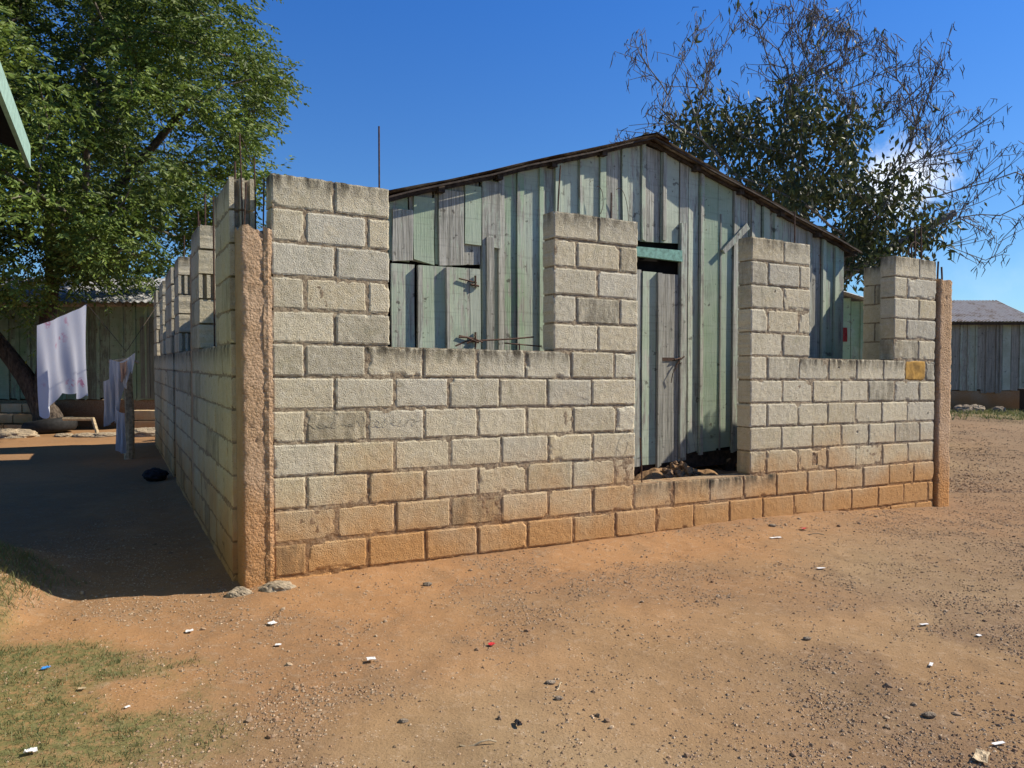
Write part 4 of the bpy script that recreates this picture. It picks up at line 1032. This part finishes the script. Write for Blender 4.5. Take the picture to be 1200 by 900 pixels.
def hang(mb2, p, n, spread, lmin, lmax):
    for _ in range(n):
        st = p+RNG.normal(0, spread, 3); d = RNG.normal(0, .40, 3); d[2] = -1; d /= np.linalg.norm(d); L = random.uniform(lmin, lmax); sd = RNG.normal(0, .06, 3)
        mb2.tube([st, st+d*L*.5+sd*.6, st+d*L+sd*.2-np.array([0, 0, .0])], [.005, .0105, .003], 0, 3, caps=False)
pods = MB(); twt = set(map(lambda p: tuple(np.round(p, 4)), twigT))
for idx in lf2:
    p = Nr[idx]
    if tuple(np.round(p, 4)) in twt:
        # fine side shoots then pods
        par = Nr[pr_[idx]]; d0 = p-par; d0 /= np.linalg.norm(d0)+1e-6
        for k_ in range(3):
            b0 = par+(p-par)*random.uniform(-.4, 1.0); dv = d0+RNG.normal(0, .32, 3); dv[2] += .08; dv /= np.linalg.norm(dv); L = random.uniform(.3, .8)
            e = b0+dv*L; mid = b0+dv*L*.5+RNG.normal(0, .03, 3); br.tube([b0, mid, e], [.0075, .006, .0045], 0, 4, caps=False)
            hang(pods, e, 2, .04, .12, .26); hang(pods, mid, 1, .05, .12, .24)
        hang(pods, p, 2, .05, .14, .28)
br.build('branches', M_twig, rt, smooth=True)
pods.build('pods', M_pod, rt)
lm = MB(); B_, Dn, Cc = [], [], []
for idx in lf2:
    p = Nr[idx]
    if tuple(np.round(p, 4)) in twt:
        if RNG.random() > .12: continue
        m = 8
    else: m = 60
    q = p+RNG.normal(0, .20, (m, 3)); d = RNG.normal(0, .6, (m, 3)); d[:, 2] -= .75
    t_ = random.random(); B_.append(q); Dn.append(d); Cc.append(np.clip(np.stack([t_*.5+.5*RNG.random(m), RNG.random(m)**3, RNG.random(m)], -1), 0, 1))
B_ = np.vstack(B_); leaves(lm, B_, np.vstack(Dn), .12+.10*RNG.random(len(B_)), .024+.018*RNG.random(len(B_)), np.vstack(Cc), .2)
lm.build('crown', M_leaf2, rt)

# ---------------------------------------------------------------- washing and bits in the passage
def cloth(mb, tl, tr_, drop, nu, nv, fold, scallop, seed, taper=0., skew=0.):
    U, V_ = np.meshgrid(np.linspace(0, 1, nu), np.linspace(0, 1, nv)); tl = np.array(tl, float); tr_ = np.array(tr_, float)
    d = tr_-tl; nrm = np.cross(d, [0, 0, 1.]); nrm /= np.linalg.norm(nrm)
    top = tl+d*(.5+(U[..., None]-.5)*(1-taper*V_[..., None])); dr = drop(U) if callable(drop) else drop
    f = fold*(.3+V_)*(np.sin(U*11+V_*2.0+seed)+.6*np.sin(U*23-V_*3+seed*2))
    P = top+nrm*f[..., None]+np.array([skew, 0, 0])*V_[..., None]; P[..., 2] -= V_*dr*(1+scallop*abs(np.sin(U*13))*(V_ > .93)) + .015*np.sin(U*math.pi)
    mb.grid(P, 0)
A = pxp(40, 381, 10.0); Bp = pxp(102, 356, 9.6)
line = thing('washing_line', 'sagging washing line strung from the left tree to the block wall', 'washing line', A)
mb = MB(); E1 = TB+np.array([-.1, -.3, 2.0]); E2 = WL(.08, 6.8, 2.35); pts = [E1, A, Bp, pxp(148, 412, 9.2), E2]
u = np.linspace(0, 4, 41); mb.tube(np.stack([np.interp(u, range(5), [p[i] for p in pts]) for i in range(3)], -1), .004, 0, 4); mb.build('cord', M_darkwood, line)
mb = MB(); cloth(mb, A+(.04, 0, -.005), Bp+(0, 0, -.005), lambda U: 1.06+.08*np.sin(U*7+1)+.06*sstep(.5, .1, U), 60, 50, .03, .04, 2, .0)
tag(mb.build('bed_sheet', M_sheet, smooth=True, origin=A), 'white sheet with pink print and scalloped hem on the washing line', 'sheet')
post = thing('wooden_post', 'short wooden post with washing hung over it in the shade', 'post', pxp(148, 524, 10.6)*np.array([1, 1, 0]))
p = pxp(150, 430, 10.6); mb = MB(); mb.tube([(p[0], p[1], -.1), (p[0]+.02, p[1], .6), (p[0]-.01, p[1], p[2]-.05)], [.07, .06, .055], 0, 9); mb.build('post_shaft', M_palewood, post)
mb = MB(); mb.tube([pxp(128, 424, 10.45), pxp(150, 421, 10.45), pxp(163, 425, 10.5)], .02, 0, 7); mb.build('crossbar', M_palewood, post)
mb = MB(); cloth(mb, pxp(129, 421, 10.35), pxp(147, 424, 10.35), lambda U: .55+.3*np.sin(U*5), 24, 30, .03, 0, 1)
cloth(mb, pxp(121, 447, 10.36), pxp(133, 440, 10.36), .62, 14, 24, .025, 0, 4); cloth(mb, pxp(136, 480, 10.30), pxp(146, 484, 10.30), .55, 12, 22, .02, 0, 5)
tag(mb.build('shirt', M_shirt, smooth=True, origin=pxp(135, 440, 10.35)), 'pale blue long sleeved shirt hanging limp on the wooden post', 'shirt')
mb = MB(); cloth(mb, pxp(141, 424, 10.25), pxp(158, 413, 10.25), lambda U: .30+.10*np.sin(U*6), 20, 16, .02, 0, 7, .3)
tag(mb.build('white_rag', M_white, smooth=True, origin=pxp(150, 420, 10.25)), 'small white cloth draped on top of the wooden post', 'cloth')
mb = MB(); cloth(mb, pxp(140, 425, 10.22), pxp(149, 422, 10.22), lambda U: .22+.05*np.sin(U*6), 12, 12, .015, 0, 3, .2)
tag(mb.build('peach_rag', M_peach, smooth=True, origin=pxp(145, 425, 10.22)), 'peach coloured cloth hung between the shirt and white cloth', 'cloth')
stl = thing('stool_frame', 'bent pale wooden frame lying beside the old tyre', 'frame', pxp(97, 512, 14.0)*np.array([1, 1, 0]))
mb = MB(); mb.tube([pxp(74, 491, 14.1), pxp(110, 491, 14.1)], .035, 0, 6); mb.build('top_rail', M_palewood, stl)
mb = MB(); mb.tube([pxp(109, 491, 14.1), pxp(116, 514, 13.9)], .035, 0, 6); mb.build('leg', M_palewood, stl)
for i, (x, y, s_, lb) in enumerate(((100, 512, .16, 'flat stone below the bent wooden frame'), (75, 514, .12, 'small stone in front of the old tyre'), (125, 511, .18, 'brown stone between wooden frame and hung shirt'), (10, 518, .35, 'broad flat stone at the left edge below the block steps'), (172, 512, .3, 'flat sunlit stone by the far end of the block wall'))):
    p = pxp(x, y, 13.9); lump('flat_stone', (p[0], p[1], float(gz(p[0], p[1]))+.02), (s_*1.5, s_, s_*.6), M_rock2, lb, 'stone', 40+i, group='stones around the leafy tree')
p = pxp(182, 566, 8.6); lump('dark_bundle', (p[0], p[1], .07), (.15, .12, .13), M_darkrag, 'small black bundle lying in the shade of the side wall', 'bundle', 31)

# ---------------------------------------------------------------- litter in the yard
def on_ground(x, y):
    p = np.array([0., 0., CAM_H]); q = pxp(x, y, 1.0)-p; t = 3.0
    for _ in range(30): P = p+q*t; t += (P[2]-float(gz(P[0], P[1], False)))/max(.05, -q[2])*.8
    return p+q*t
def scrap(name, x, y, w, h, ang, mat, label, cat, group='litter on the dirt yard', crumple=.25, lift=.006):
    p = on_ground(x, y); n = 9; w *= .85; h *= .85
    U, V_ = np.meshgrid(np.linspace(-1, 1, n), np.linspace(-1, 1, n)); ca, sa = math.cos(ang), math.sin(ang); sd = int(x+y)
    X = U*w*.5*(1+.06*np.sin(V_*2+sd)); Y = V_*h*.5*(1+.06*np.sin(U*2+sd))
    Z = lift+crumple*min(w, h)*fbm(np.stack([U, V_, U*0+sd], -1), 1.3, sd, 3)
    P = np.stack([p[0]+X*ca-Y*sa, p[1]+X*sa+Y*ca, p[2]+Z], -1)
    mb = MB(); mb.grid(P, 0); Q = P.copy(); Q[..., 2] -= .0015; mb.grid(Q[::-1], 0)
    loop = [(0, i) for i in range(n)]+[(i, n-1) for i in range(1, n)]+[(n-1, i) for i in range(n-2, -1, -1)]+[(i, 0) for i in range(n-2, 0, -1)]
    li = np.array(loop); A_ = P[li[:, 0], li[:, 1]]; B2 = Q[li[:, 0], li[:, 1]]; k_ = len(li); i = np.arange(k_); mb.add(np.vstack([A_, B2]), np.stack([i, (i+1) % k_, (i+1) % k_+k_, i+k_], -1))
    return tag(mb.build(name, mat, origin=p), label, cat, group)
scrap('paper_scrap', 222, 741, .040, .036, .4, M_paper, 'white paper scrap in front of the wall shadow edge', 'litter')
scrap('paper_scrap', 319, 732, .046, .040, .9, M_paper, 'white paper scrap nearest the foot of the corner column', 'litter')
scrap('paper_scrap', 326, 757, .032, .022, .1, M_paper, 'smallest white scrap just below the one by the corner column', 'litter')
scrap('carton', 435, 776, .045, .040, .3, M_paper, 'pale folded carton alone on the dirt left of the red scrap', 'litter', crumple=.35, lift=.012)
scrap('red_scrap', 576, 757, .034, .028, .7, M_red, 'crumpled red scrap in the middle of the dirt yard', 'litter', crumple=.6)
scrap('red_scrap', 942, 621, .06, .05, .2, M_red, 'red scrap lying close to the foot of the block wall', 'litter', crumple=.6)
scrap('paper_strip', 909, 631, .11, .03, .3, M_paper, 'long white strip lying beside the red scrap near the wall', 'litter')
scrap('paper_scrap', 962, 667, .06, .03, .2, M_paper, 'white scrap on the orange dirt below the red scrap near the wall', 'litter')
scrap('paper_roll', 1083, 733, .055, .020, .3, M_paper, 'short white paper roll on dirt at the right, upper one', 'litter')
scrap('paper_scrap', 1147, 746, .03, .022, .5, M_paper, 'tiny white scrap furthest right on the dirt', 'litter')
scrap('paper_strip', 1091, 780, .050, .016, .95, M_paper, 'narrow white strip standing out on gravel below the paper roll', 'litter')
scrap('paper_strip', 1170, 873, .06, .016, .3, M_paper, 'curled white strip in the gravel at the lower right corner', 'litter')
scrap('blue_scrap', 54, 785, .036, .030, .2, M_blue, 'bright blue plastic scrap on the sparse grass', 'litter', crumple=.5)
scrap('foil_scrap', 36, 884, .045, .030, .5, M_paper, 'crumpled white scrap in the grass at the lower left corner', 'litter', crumple=.8)
scrap('paper_scrap', 149, 830, .025, .014, 1.0, M_paper, 'small cream scrap at the edge of the grass', 'litter')
scrap('dead_leaf', 607, 851, .022, .055, .3, M_darkrag, 'dark curled dead leaf on bare dirt at the bottom middle', 'leaf', None, .9)
scrap('dead_leaf', 96, 809, .03, .02, .3, M_palewood, 'pale dry leaf on grass near the blue scrap', 'leaf', None, .5)
scrap('dead_leaf', 1150, 890, .10, .05, .9, M_palewood, 'long pale dry leaf at the lower right corner', 'leaf', None, .4)
for x, y, L, a, lb in ((655, 806, .06, 1.1, 'short straw coloured twig right of the dark dead leaf'), (560, 873, .13, .15, 'longer dry twig on dirt at the bottom middle'), (950, 627, .2, -.3, 'thin dry twig lying near the red scrap by the wall')):
    p = on_ground(x, y); mb = MB(); u = np.linspace(-.5, .5, 6); mb.tube(np.stack([p[0]+u*L*math.cos(a), p[1]+u*L*math.sin(a), p[2]+.006+.01*np.sin(u*6)+u*0], -1), .0035, 0, 5); tag(mb.build('twig', M_palewood, origin=p), lb, 'twig', 'twigs on the dirt yard')
for i, (x, y, s_, lb) in enumerate(((1089, 840, .027, 'flat grey stone in the gravel at the lower right'), (473, 846, .018, 'pale pebble alone on dirt below the folded carton'), (645, 801, .022, 'dark clod left of the straw coloured twig'), (655, 819, .018, 'dark clod just below the straw coloured twig'), (946, 749, .02, 'dark stone on gravel under the right window of the wall'), (501, 686, .03, 'dark clod on dirt near the wall left of the doorway'), (905, 617, .034, 'dark stone touching the foot of the block wall'))):
    p = on_ground(x, y); lump('yard_stone', (p[0], p[1], p[2]+s_*.25), (s_, s_*.7, s_*.7), M_rock, lb, 'stone', 60+i, sub=9, group='single stones in the yard')
